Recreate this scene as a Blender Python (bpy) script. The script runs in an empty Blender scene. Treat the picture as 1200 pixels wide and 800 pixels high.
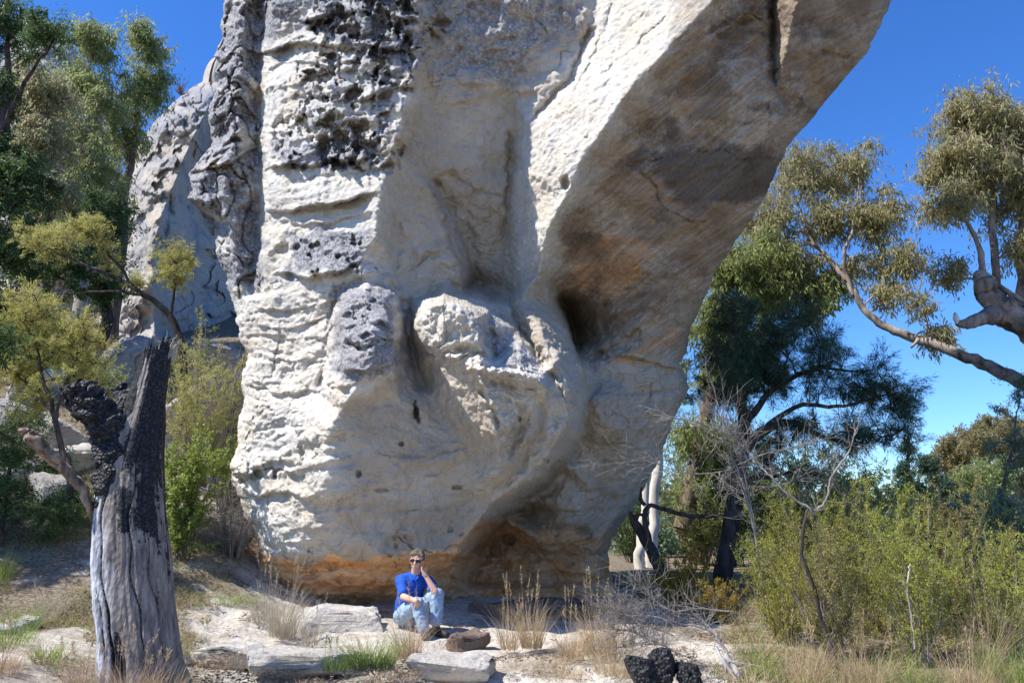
import bpy, math, random
import numpy as np
np.seterr(all='ignore')
from mathutils import Vector, Matrix
from mathutils.geometry import delaunay_2d_cdt

SC = bpy.context.scene
COL = SC.collection
rad = math.radians

# ------------------------------------------------------------------ camera
CAM = np.array([0.0, 0.0, 1.6]); PITCH = rad(12.56); F = 933.0
cam_d = bpy.data.cameras.new('camera'); cam = bpy.data.objects.new('camera', cam_d); COL.objects.link(cam)
cam.location = CAM; cam.rotation_euler = (rad(90) + PITCH, 0, 0)
cam_d.sensor_width = 36.0; cam_d.sensor_fit = 'HORIZONTAL'; cam_d.lens = 36.0 * F / 1200.0
cam_d.clip_start = 0.05; cam_d.clip_end = 6000
SC.camera = cam

def P(px, py, Y):
    """a point of the place at forward distance Y, seen in direction px,py of the photograph"""
    cx = (np.asarray(px, float) - 600) / F; cy = (400 - np.asarray(py, float)) / F
    c, s = math.cos(PITCH), math.sin(PITCH)
    dy = c - s * cy; dz = s + c * cy
    t = Y / dy
    return np.stack([CAM[0] + cx * t, CAM[1] + np.broadcast_to(Y, np.shape(t)) * 1.0, CAM[2] + dz * t], -1)

def PV(px, py, Y): return Vector(P(px, py, Y))

# ------------------------------------------------------------------ numeric noise
def _mix32(n):
    n = (n ^ (n >> np.uint32(13))) * np.uint32(1274126177)
    n = (n ^ (n >> np.uint32(16))) * np.uint32(2246822519)
    return ((n ^ (n >> np.uint32(13))) & np.uint32(0xFFFFFF)).astype(np.float32) * np.float32(1 / 0xFFFFFF)

def _u(x, k): return (np.asarray(x).astype(np.int64) & 0xFFFFFFFF).astype(np.uint32) * np.uint32(k)

def _h(ix, iy, iz, seed):
    return _mix32(_u(ix, 374761393) + _u(iy, 668265263) + _u(iz, 2147483647) + np.uint32((seed * 1274126177) & 0xFFFFFFFF))

def vnoise(x, y, z, seed=0):
    x = np.asarray(x, np.float64); sh = np.broadcast_shapes(x.shape, np.shape(y), np.shape(z))
    out = []
    for q, c in ((x, 374761393), (y, 668265263), (z, 2147483647)):
        q = np.asarray(q, np.float64); f = np.floor(q); t = (q - f).astype(np.float32); t = t * t * t * (t * (t * 6 - 15) + 10)
        u0 = _u(f, c); out.append(((u0, u0 + np.uint32(c)), (1 - t, t)))
    sd = np.uint32((seed * 1274126177) & 0xFFFFFFFF); r = np.zeros(sh, np.float32)
    (X, wx), (Y, wy), (Z, wz) = out
    for b in (0, 1):
        for c in (0, 1):
            yz = Y[b] + Z[c] + sd; w = wy[b] * wz[c]
            r += w * (wx[0] * _mix32(X[0] + yz) + wx[1] * _mix32(X[1] + yz))
    return r.astype(np.float64) * 2 - 1

def fbm(x, y, z, oct=4, seed=0, gain=.5, lac=2.03):
    r = 0; a = 1; s = 0
    for i in range(oct):
        r = r + a * vnoise(x, y, z, seed + i * 17); s += a
        x = x * lac + 13.7; y = y * lac + 5.1; z = z * lac + 9.3; a *= gain
    return r / s * 1.6

def ridged(x, y, z, oct=4, seed=0):
    r = 0; a = 1; s = 0
    for i in range(oct):
        r = r + a * (1 - 2.2 * np.abs(vnoise(x, y, z, seed + i * 17))); s += a
        x = x * 2.07 + 3.7; y = y * 2.07 + 5.1; z = z * 2.07 + 9.3; a *= .5
    return r / s

def worley2(x, y, seed=0):
    """distance to nearest feature point (F1), second (F2) and an id"""
    xi, yi = np.floor(x), np.floor(y)
    f1 = np.full(x.shape, 9.0); f2 = f1.copy(); idd = np.zeros(x.shape)
    for a in (-1, 0, 1):
        for b in (-1, 0, 1):
            cx, cy = xi + a, yi + b
            px = cx + _h(cx, cy, cx * 0, seed); py = cy + _h(cx, cy, cx * 0 + 1, seed)
            d = np.hypot(px - x, py - y); k = _h(cx, cy, cx * 0 + 2, seed)
            near = d < f1
            f2 = np.where(near, f1, np.minimum(f2, d)); idd = np.where(near, k, idd); f1 = np.where(near, d, f1)
    return f1, f2, idd

def sstep(a, b, x):
    t = np.clip((x - a) / (b - a), 0, 1); return t * t * (3 - 2 * t)

def pl_dist(px, py, pts):
    """distance to a polyline and side (positive = right of its direction of travel)"""
    d = np.full(px.shape, 1e9); sd = np.zeros(px.shape); tt = np.zeros(px.shape); n = len(pts) - 1
    for i in range(n):
        x0, y0 = pts[i]; ex, ey = pts[i + 1][0] - x0, pts[i + 1][1] - y0; L = ex * ex + ey * ey + 1e-9
        t = np.clip(((px - x0) * ex + (py - y0) * ey) / L, 0, 1); q = np.hypot(px - x0 - t * ex, py - y0 - t * ey)
        m = q < d; d = np.where(m, q, d); sd = np.where(m, np.sign(ex * (py - y0) - ey * (px - x0)), sd); tt = np.where(m, (i + t) / n, tt)
    return d, sd, tt

def gauss2(A, s0, s1):
    def k1(A, s, ax):
        if s <= 0: return A
        r = int(3 * s + 1); w = np.exp(-.5 * (np.arange(-r, r + 1) / s) ** 2); w /= w.sum()
        pad = [(0, 0)] * A.ndim; pad[ax] = (r, r); B = np.pad(A, pad, mode='edge'); out = 0
        for i, ww in enumerate(w):
            sl = [slice(None)] * A.ndim; sl[ax] = slice(i, i + A.shape[ax]); out = out + ww * B[tuple(sl)]
        return out
    return k1(k1(A, s0, 0), s1, 1)

def in_poly(px, py, poly):
    """signed distance (positive inside) to a polygon"""
    inside = np.zeros(px.shape, bool); d = np.full(px.shape, 1e9)
    n = len(poly)
    for i in range(n):
        x0, y0 = poly[i]; x1, y1 = poly[(i + 1) % n]
        if y0 != y1:
            c = ((y0 > py) != (y1 > py)) & (px < (x1 - x0) * (py - y0) / (y1 - y0) + x0)
            inside ^= c
        ex, ey = x1 - x0, y1 - y0; L = ex * ex + ey * ey + 1e-9
        t = np.clip(((px - x0) * ex + (py - y0) * ey) / L, 0, 1)
        d = np.minimum(d, np.hypot(px - x0 - t * ex, py - y0 - t * ey))
    return np.where(inside, d, -d)

def interp_lines(lines, px, py, lone=()):
    """piecewise-linear surface through feature lines [(x,y,v),...]"""
    vs, es, val = [], [], []
    for ln in lines:
        for i, (x, y, v) in enumerate(ln):
            vs.append(Vector((x, y))); val.append(v)
            if i: es.append((len(vs) - 2, len(vs) - 1))
    for (x, y, v) in lone: vs.append(Vector((x, y))); val.append(v)
    ov, oe, of, vo, eo, fo = delaunay_2d_cdt(vs, es, [], 0, 1e-3)
    zz = []
    for i, o in enumerate(vo):
        if len(o): zz.append(val[o[0]])
        else: zz.append(None)
    # crossings of lines: nearest edge value
    V = np.array([[v.x, v.y] for v in ov])
    good = [i for i, z in enumerate(zz) if z is not None]
    for i, z in enumerate(zz):
        if z is None:
            d = np.hypot(*(V[good] - V[i]).T); j = np.argsort(d)[:2]; w = 1 / (d[j] + 1e-6)
            zz[i] = float((np.array([zz[good[k]] for k in j]) * w).sum() / w.sum())
    Z = np.array(zz); out = np.full(px.shape, np.nan)
    for f in of:
        a, b, c = f[:3]
        (x0, y0), (x1, y1), (x2, y2) = V[a], V[b], V[c]
        den = (y1 - y2) * (x0 - x2) + (x2 - x1) * (y0 - y2)
        if abs(den) < 1e-9: continue
        m = (px >= min(x0, x1, x2) - .5) & (px <= max(x0, x1, x2) + .5) & (py >= min(y0, y1, y2) - .5) & (py <= max(y0, y1, y2) + .5)
        idx = np.nonzero(m)
        if len(idx[0]) == 0: continue
        X, Yv = px[idx], py[idx]
        l0 = ((y1 - y2) * (X - x2) + (x2 - x1) * (Yv - y2)) / den
        l1 = ((y2 - y0) * (X - x2) + (x0 - x2) * (Yv - y2)) / den
        l2 = 1 - l0 - l1
        ok = (l0 > -1e-4) & (l1 > -1e-4) & (l2 > -1e-4)
        sel = tuple(i[ok] for i in idx)
        out[sel] = l0[ok] * Z[a] + l1[ok] * Z[b] + l2[ok] * Z[c]
    for _ in range(400):   # fill outside the hull from neighbours
        nan = np.isnan(out)
        if not nan.any(): break
        for ax, sh in ((1, 1), (1, -1), (0, 1), (0, -1)):
            r = np.roll(out, sh, ax); out = np.where(np.isnan(out), r, out)
    return np.nan_to_num(out, nan=12.0)

# ------------------------------------------------------------------ mesh helpers
def mk_mesh(name, V, faces, mat=None, smooth=True, attrs=None, mat_idx=None):
    """faces: (n,3) or (n,4) numpy array, or a list of such arrays"""
    if not isinstance(faces, (list, tuple)): faces = [faces]
    faces = [np.asarray(f, np.int32) for f in faces if len(f)]
    me = bpy.data.meshes.new(name)
    V = np.asarray(V, np.float32)
    me.vertices.add(len(V)); me.vertices.foreach_set('co', V.ravel())
    li = np.concatenate([f.ravel() for f in faces])
    lt = np.concatenate([np.full(len(f), f.shape[1], np.int32) for f in faces])
    ls = np.concatenate([[0], np.cumsum(lt)[:-1]]).astype(np.int32)
    me.loops.add(len(li)); me.loops.foreach_set('vertex_index', li)
    me.polygons.add(len(lt)); me.polygons.foreach_set('loop_start', ls); me.polygons.foreach_set('loop_total', lt)
    me.polygons.foreach_set('use_smooth', np.full(len(lt), smooth, bool))
    if mat_idx is not None: me.polygons.foreach_set('material_index', mat_idx)
    if attrs:
        for k, a in attrs.items():
            at = me.attributes.new(k, 'FLOAT_COLOR', 'POINT')
            c = np.ones((len(V), 4), np.float32); c[:, :a.shape[1]] = a; at.data.foreach_set('color', c.ravel())
    if mat is not None:
        for m in (mat if isinstance(mat, (list, tuple)) else [mat]): me.materials.append(m)
    me.update(); me.validate()
    return me

def link(name, me, parent=None):
    o = bpy.data.objects.new(name, me); COL.objects.link(o)
    if parent is not None: o.parent = parent
    return o

def tag(o, label=None, cat=None, group=None, kind=None):
    if label: o['label'] = label
    if cat: o['category'] = cat
    if group: o['group'] = group
    if kind: o['kind'] = kind
    return o

def empty(name, loc, label=None, cat=None, group=None):
    o = bpy.data.objects.new(name, None); COL.objects.link(o); o.location = loc
    o.empty_display_size = .2
    bpy.context.view_layer.update() if False else None
    return tag(o, label, cat, group)

def child(name, me, root):
    """me is in world coordinates; root sits at root.location without rotation"""
    me.transform(Matrix.Translation(-Vector(root.location)))
    return link(name, me, root)

class Tubes:
    """collects tapered tubes / leaves as numpy pieces of one mesh"""
    def __init__(s): s.V = []; s.Q = []; s.T = []; s.n = 0; s.M = []; s.MT = []
    def tube(s, pts, rads, sides=8, cap=True, rough=0., seed=0, mi=0, flat=None):
        pts = np.asarray(pts, float); rads = np.asarray(rads, float); n = len(pts)
        tan = np.gradient(pts, axis=0); tan /= np.linalg.norm(tan, axis=1, keepdims=True) + 1e-9
        ref = np.array([0, 0, 1.]) if abs(tan[:, 2]).mean() < .8 else np.array([0, 1., 0])
        rings = []
        for i in range(n):
            a = np.cross(tan[i], ref); a /= np.linalg.norm(a) + 1e-9; b = np.cross(tan[i], a)
            th = np.arange(sides) * 2 * np.pi / sides
            r = rads[i] * (1 + (rough * vnoise(np.cos(th) * 1.7 + seed, np.sin(th) * 1.7, th * 0 + i * .5, seed) if rough else 0))
            ca, sb = np.cos(th), np.sin(th)
            if flat: sb = sb * flat
            rings.append(pts[i] + (ca * r)[:, None] * a + (sb * r)[:, None] * b)
        V = np.concatenate(rings); i = np.arange(n - 1)[:, None] * sides; j = np.arange(sides)[None, :]; k = (j + 1) % sides
        Q = np.stack([i + j, i + k, i + sides + k, i + sides + j], -1).reshape(-1, 4)
        s.Q.append(Q + s.n); s.M.append(np.full(len(Q), mi)); s.V.append(V)
        base = s.n; s.n += len(V)
        if cap:
            s.V.append(pts[-1:][:]); c = s.n; s.n += 1
            o = base + (n - 1) * sides
            T = np.stack([np.full(sides, c), o + np.arange(sides), o + (np.arange(sides) + 1) % sides], -1)
            s.T.append(T); s.MT.append(np.full(len(T), mi))
    def raw(s, V, Q=None, T=None, mi=0):
        s.V.append(V)
        if Q is not None: s.Q.append(Q + s.n); s.M.append(np.full(len(Q), mi))
        if T is not None: s.T.append(T + s.n); s.MT.append(np.full(len(T), mi))
        s.n += len(V)
    def mesh(s, name, mat, smooth=True):
        fs = []; mi = []
        if s.Q: fs.append(np.concatenate(s.Q)); mi.append(np.concatenate(s.M))
        if s.T: fs.append(np.concatenate(s.T)); mi.append(np.concatenate(s.MT))
        return mk_mesh(name, np.concatenate(s.V), fs, mat, smooth, mat_idx=np.concatenate(mi).astype(np.int32))

# ------------------------------------------------------------------ materials
def new_mat(name):
    m = bpy.data.materials.new(name); m.use_nodes = True; nt = m.node_tree; nt.nodes.clear()
    out = nt.nodes.new('ShaderNodeOutputMaterial'); return m, nt, out
class N:
    def __init__(s, nt): s.nt = nt
    def n(s, t, **k):
        x = s.nt.nodes.new(t)
        for a, b in k.items(): setattr(x, a, b)
        return x
    def l(s, a, b): s.nt.links.new(a, b)
    def val(s, x, sock):
        if hasattr(x, 'is_output') or isinstance(x, bpy.types.NodeSocket): s.l(x, sock)
        else: sock.default_value = x
    def math(s, op, a, b=0.0, c=None, clamp=False):
        m = s.n('ShaderNodeMath', operation=op); m.use_clamp = clamp
        s.val(a, m.inputs[0]); s.val(b, m.inputs[1])
        if c is not None: s.val(c, m.inputs[2])
        return m.outputs[0]
    def mix(s, f, a, b, bt='MIX'):
        m = s.n('ShaderNodeMix', data_type='RGBA', blend_type=bt); m.clamp_factor = True
        s.val(f, m.inputs[0])
        for v, q in ((a, m.inputs[6]), (b, m.inputs[7])):
            if isinstance(v, tuple): q.default_value = (*v, 1) if len(v) == 3 else v
            else: s.l(v, q)
        return m.outputs[2]
    def ramp(s, f, stops, interp='LINEAR'):
        r = s.n('ShaderNodeValToRGB'); r.color_ramp.interpolation = interp; e = r.color_ramp.elements
        while len(e) < len(stops): e.new(.5)
        for i, (p, c) in enumerate(stops):
            e[i].position = p; c = (c, c, c) if not isinstance(c, tuple) else c; e[i].color = (*c, 1)
        s.val(f, r.inputs[0]); return r.outputs[0]
    def coord(s, scale=(1, 1, 1), rot=(0, 0, 0), which='Object', loc=(0, 0, 0)):
        tc = s.n('ShaderNodeTexCoord'); mp = s.n('ShaderNodeMapping'); s.l(tc.outputs[which], mp.inputs[0])
        mp.inputs['Scale'].default_value = scale; mp.inputs['Rotation'].default_value = rot; mp.inputs['Location'].default_value = loc
        return mp.outputs[0]
    def noise(s, vec, scale=5, detail=4, rough=.55, dist=0.):
        t = s.n('ShaderNodeTexNoise'); s.l(vec, t.inputs['Vector'])
        t.inputs['Scale'].default_value = scale; t.inputs['Detail'].default_value = detail
        t.inputs['Roughness'].default_value = rough; t.inputs['Distortion'].default_value = dist
        return t.outputs['Fac']
    def vor(s, vec, scale=5, feature='F1'):
        t = s.n('ShaderNodeTexVoronoi', feature=feature); s.l(vec, t.inputs['Vector']); t.inputs['Scale'].default_value = scale
        return t.outputs['Distance']
    def bump(s, h, strength=.3, dist=.02, prev=None):
        b = s.n('ShaderNodeBump'); b.inputs['Strength'].default_value = strength; b.inputs['Distance'].default_value = dist
        s.l(h, b.inputs['Height'])
        if prev is not None: s.l(prev, b.inputs['Normal'])
        return b.outputs[0]
    def pbsdf(s, out, col, rough=.9, spec=.2, normal=None):
        b = s.n('ShaderNodeBsdfPrincipled')
        if isinstance(col, tuple): b.inputs['Base Color'].default_value = (*col, 1)
        else: s.l(col, b.inputs['Base Color'])
        s.val(rough, b.inputs['Roughness']); b.inputs['Specular IOR Level'].default_value = spec
        if normal is not None: s.l(normal, b.inputs['Normal'])
        s.l(b.outputs[0], out.inputs[0]); return b

def plain(name, col, rough=.8, spec=.3, var=.25, vscale=8., bump=0.):
    m, nt, out = new_mat(name); q = N(nt); c = q.coord()
    n = q.noise(c, vscale, 5); f = q.ramp(n, [(.3, 0.), (.7, 1.)])
    dark = tuple(x * (1 - var) for x in col); lite = tuple(min(1, x * (1 + var)) for x in col)
    nn = q.bump(q.noise(c, vscale * 4, 4), bump, .02) if bump else None
    q.pbsdf(out, q.mix(f, dark, lite), rough, spec, nn); return m

def leaf_mat(name, c1, c2, c3, trans=.35, rough=.55, spec=.35):
    """every leaf island gets its own tone between three colours"""
    m, nt, out = new_mat(name); q = N(nt)
    g = q.n('ShaderNodeNewGeometry')
    col = q.ramp(g.outputs['Random Per Island'], [(0., c1), (.5, c2), (1., c3)])
    big = q.noise(q.coord(), .8, 3); col = q.mix(q.ramp(big, [(.35, 0.), (.65, .7)]), col, tuple(x * .72 for x in c2))
    b = q.n('ShaderNodeBsdfPrincipled'); q.l(col, b.inputs['Base Color']); b.inputs['Roughness'].default_value = rough
    b.inputs['Specular IOR Level'].default_value = spec
    t = q.n('ShaderNodeBsdfTranslucent'); tc = q.mix(.5, col, tuple(min(1, x * 1.6) for x in c3)); q.l(tc, t.inputs[0])
    mx = q.n('ShaderNodeMixShader'); mx.inputs[0].default_value = trans
    q.l(b.outputs[0], mx.inputs[1]); q.l(t.outputs[0], mx.inputs[2]); q.l(mx.outputs[0], out.inputs[0]); return m

# ------------------------------------------------------------------ light
SUN_EL = 52.0; SUN_AZ = 73.0      # degrees; azimuth measured from "towards the camera" to the left
sdir = Vector((-math.sin(rad(SUN_AZ)) * math.cos(rad(SUN_EL)), -math.cos(rad(SUN_AZ)) * math.cos(rad(SUN_EL)), math.sin(rad(SUN_EL))))
sl = bpy.data.lights.new('sun', 'SUN'); sun = bpy.data.objects.new('sun', sl); COL.objects.link(sun)
sl.energy = 5.0; sl.angle = rad(.53); sl.color = (1, .96, .89)
sun.rotation_euler = sdir.to_track_quat('Z', 'Y').to_euler(); sun.location = (-20, -10, 30)
W = bpy.data.worlds.new('World'); SC.world = W; W.use_nodes = True
wn = N(W.node_tree); bg = W.node_tree.nodes['Background']
sky = wn.n('ShaderNodeTexSky', sky_type='NISHITA'); sky.sun_disc = False
sky.sun_elevation = rad(SUN_EL); sky.sun_rotation = math.atan2(sdir.x, sdir.y)
sky.altitude = 300; sky.air_density = 1.0; sky.dust_density = .0; sky.ozone_density = 2.5
hs = wn.n('ShaderNodeHueSaturation'); hs.inputs['Saturation'].default_value = 1.22; hs.inputs['Hue'].default_value = .5
wn.l(sky.outputs[0], hs.inputs['Color'])
wb = wn.mix(1.0, hs.outputs[0], (.86, 1.16, 1.66), 'MULTIPLY'); wn.l(wb, bg.inputs[0]); bg.inputs[1].default_value = .090
SC.view_settings.view_transform = 'Standard'; SC.view_settings.look = 'None'
SC.view_settings.exposure = 0.62; SC.view_settings.gamma = 1.0
SC.render.engine = 'CYCLES'; SC.cycles.max_bounces = 6; SC.cycles.transparent_max_bounces = 4
SC.render.resolution_x = 1024; SC.render.resolution_y = 682
# ================================================================== the main rock
def poly1(pts, y, k=0):
    a = np.array(pts, float); return np.interp(y, a[:, 1], a[:, 0])

def stage(root_rows, xl_pts, xr_pts, lines, lone, nu, feat, sig, curl=.45, curlw=16., back=5.0, top_close=True,
          edge_noise=3.5, nseed=0, yedge=None):
    """builds a closed rock body. rows = image heights of the horizontal rings, front given by the feature lines"""
    rows = np.asarray(root_rows, float)
    xl = poly1(xl_pts, rows); xr = poly1(xr_pts, rows)
    xl = xl + edge_noise * fbm(rows / 26., rows * 0, rows * 0 + 3.3, 4, nseed + 5)
    xr = xr + edge_noise * .7 * fbm(rows / 34., rows * 0, rows * 0 + 8.3, 4, nseed + 6)
    u = np.linspace(0, 1, nu)[None, :]
    PX = xl[:, None] + (xr - xl)[:, None] * u; PY = np.repeat(rows[:, None], nu, 1)
    D = interp_lines(lines, PX, PY, lone)
    D = gauss2(D, *sig)
    D, zones = feat(PX, PY, D)
    for t in (PX - xl[:, None], xr[:, None] - PX):
        e = np.clip(1 - t / curlw, 0, 1); D = D + curl * (1 - np.sqrt(np.clip(1 - e * e, 0, 1)))
    W3 = P(PX, PY, D)
    return rows, PX, PY, D, W3, zones

def normals_grid(W3):
    du = np.gradient(W3, axis=1); dv = np.gradient(W3, axis=0)
    n = np.cross(dv, du); n /= np.linalg.norm(n, axis=2, keepdims=True) + 1e-9
    s = np.sign((n * (CAM - W3)).sum(2).mean()); return n * s

def close_body(W3, zones, back, nb=26, top=1.0, ntop=8):
    """adds the hidden back half as half-ellipses and a rounded cap on top"""
    R, Nn, _ = W3.shape
    L = W3[:, 0]; Rr = W3[:, -1]; mid = (L + Rr) / 2; half = (Rr - L) / 2
    th = np.linspace(0, np.pi, nb + 2)[1:-1]
    bk = np.array(back)[:, None] if np.ndim(back) else np.full((R, 1), back)
    B = mid[:, None, :] + half[:, None, :] * np.cos(th)[None, :, None]
    B = B.copy(); B[:, :, 1] += bk * np.sin(th)[None, :]
    B[:, :, 1] += .35 * fbm(B[:, :, 0], B[:, :, 2], B[:, :, 0] * 0, 4, 77) * np.sin(th)
    Z = {k: np.concatenate([v, np.repeat(v[:, -1:], nb, 1)], 1) for k, v in zones.items()}
    G = np.concatenate([W3, B], 1); n = G.shape[1]
    # cap
    c = G[0].mean(0); caps = []
    for i in range(1, ntop + 1):
        t = i / ntop * math.pi / 2
        r = c + (G[0] - c) * math.cos(t); r[:, 2] = G[0][:, 2] * math.cos(t) + c[2] * (1 - math.cos(t)) + top * math.sin(t); caps.append(r)
    G = np.concatenate([np.array(caps[::-1]), G], 0)
    Z = {k: np.concatenate([np.repeat(v[:1], ntop, 0), v], 0) for k, v in Z.items()}
    R = G.shape[0]
    i = np.arange(R - 1)[:, None] * n; j = np.arange(n)[None, :]; k = (j + 1) % n
    Q = np.stack([i + j, i + n + j, i + n + k, i + k], -1).reshape(-1, 4)
    return G.reshape(-1, 3), Q, {k: v.reshape(-1) for k, v in Z.items()}

def ledge(PX, PY, pts, amp_up, h_up, amp_dn, h_dn, seed=0, jag=5., fade=14.):
    """a bedding ledge: swells out above the line, undercut below it. returns forward offset (towards camera)"""
    a = np.array(pts, float); yl = np.interp(PX, a[:, 0], a[:, 1]) + jag * fbm(PX / 17., PX * 0, PX * 0 + seed * 3.7, 4, seed)
    w = sstep(a[0, 0] - fade, a[0, 0] + fade, PX) * (1 - sstep(a[-1, 0] - fade, a[-1, 0] + fade, PX))
    w = w * (.7 + .45 * fbm(PX / 22., PY * 0, PX * 0 + seed, 3, seed + 3))
    d = PY - yl
    up = amp_up * np.exp(-np.clip(-d, 0, None) / h_up) * (1 - sstep(-1.5, 1.5, d))
    dn = -amp_dn * np.exp(-np.clip(d, 0, None) / h_dn) * sstep(-1.5, 1.5, d)
    return (up + dn) * w

def noise_mask(PX, PY, poly, feather=14., jag=14., seed=0, sc=30.):
    d = in_poly(PX, PY, poly) + jag * fbm(PX / sc, PY / sc, PX * 0 + seed, 5, seed)
    return sstep(-feather, feather, d)

XL = [(236, -330), (250, -160), (262, -60), (262, 0), (256, 30), (262, 44), (255, 60), (249, 66), (257, 74), (250, 84), (254, 92), (248, 112), (246, 140),
      (247, 172), (232, 190), (219, 203), (222, 222), (217, 232), (236, 246), (255, 260), (254, 280), (252, 297), (263, 318), (265, 337), (272, 352), (278, 370),
      (284, 400), (291, 414), (288, 432), (286, 470), (281, 500), (279, 520), (271, 545), (272, 562), (284, 582), (289, 605), (297, 625), (303, 645), (296, 662),
      (286, 685), (278, 705), (270, 735), (262, 775)]
XR = [(1185, -330), (1120, -160), (1066, -50), (1043, 0), (1032, 32), (1014, 62), (985, 97), (957, 130), (922, 170), (910, 202), (892, 240), (862, 282), (836, 322),
      (820, 365), (806, 395), (803, 412), (796, 425), (803, 440), (808, 455), (800, 470), (789, 495), (775, 530), (756, 570), (736, 605), (716, 632), (710, 648), (714, 672),
      (722, 700), (735, 730), (745, 775)]
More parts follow.
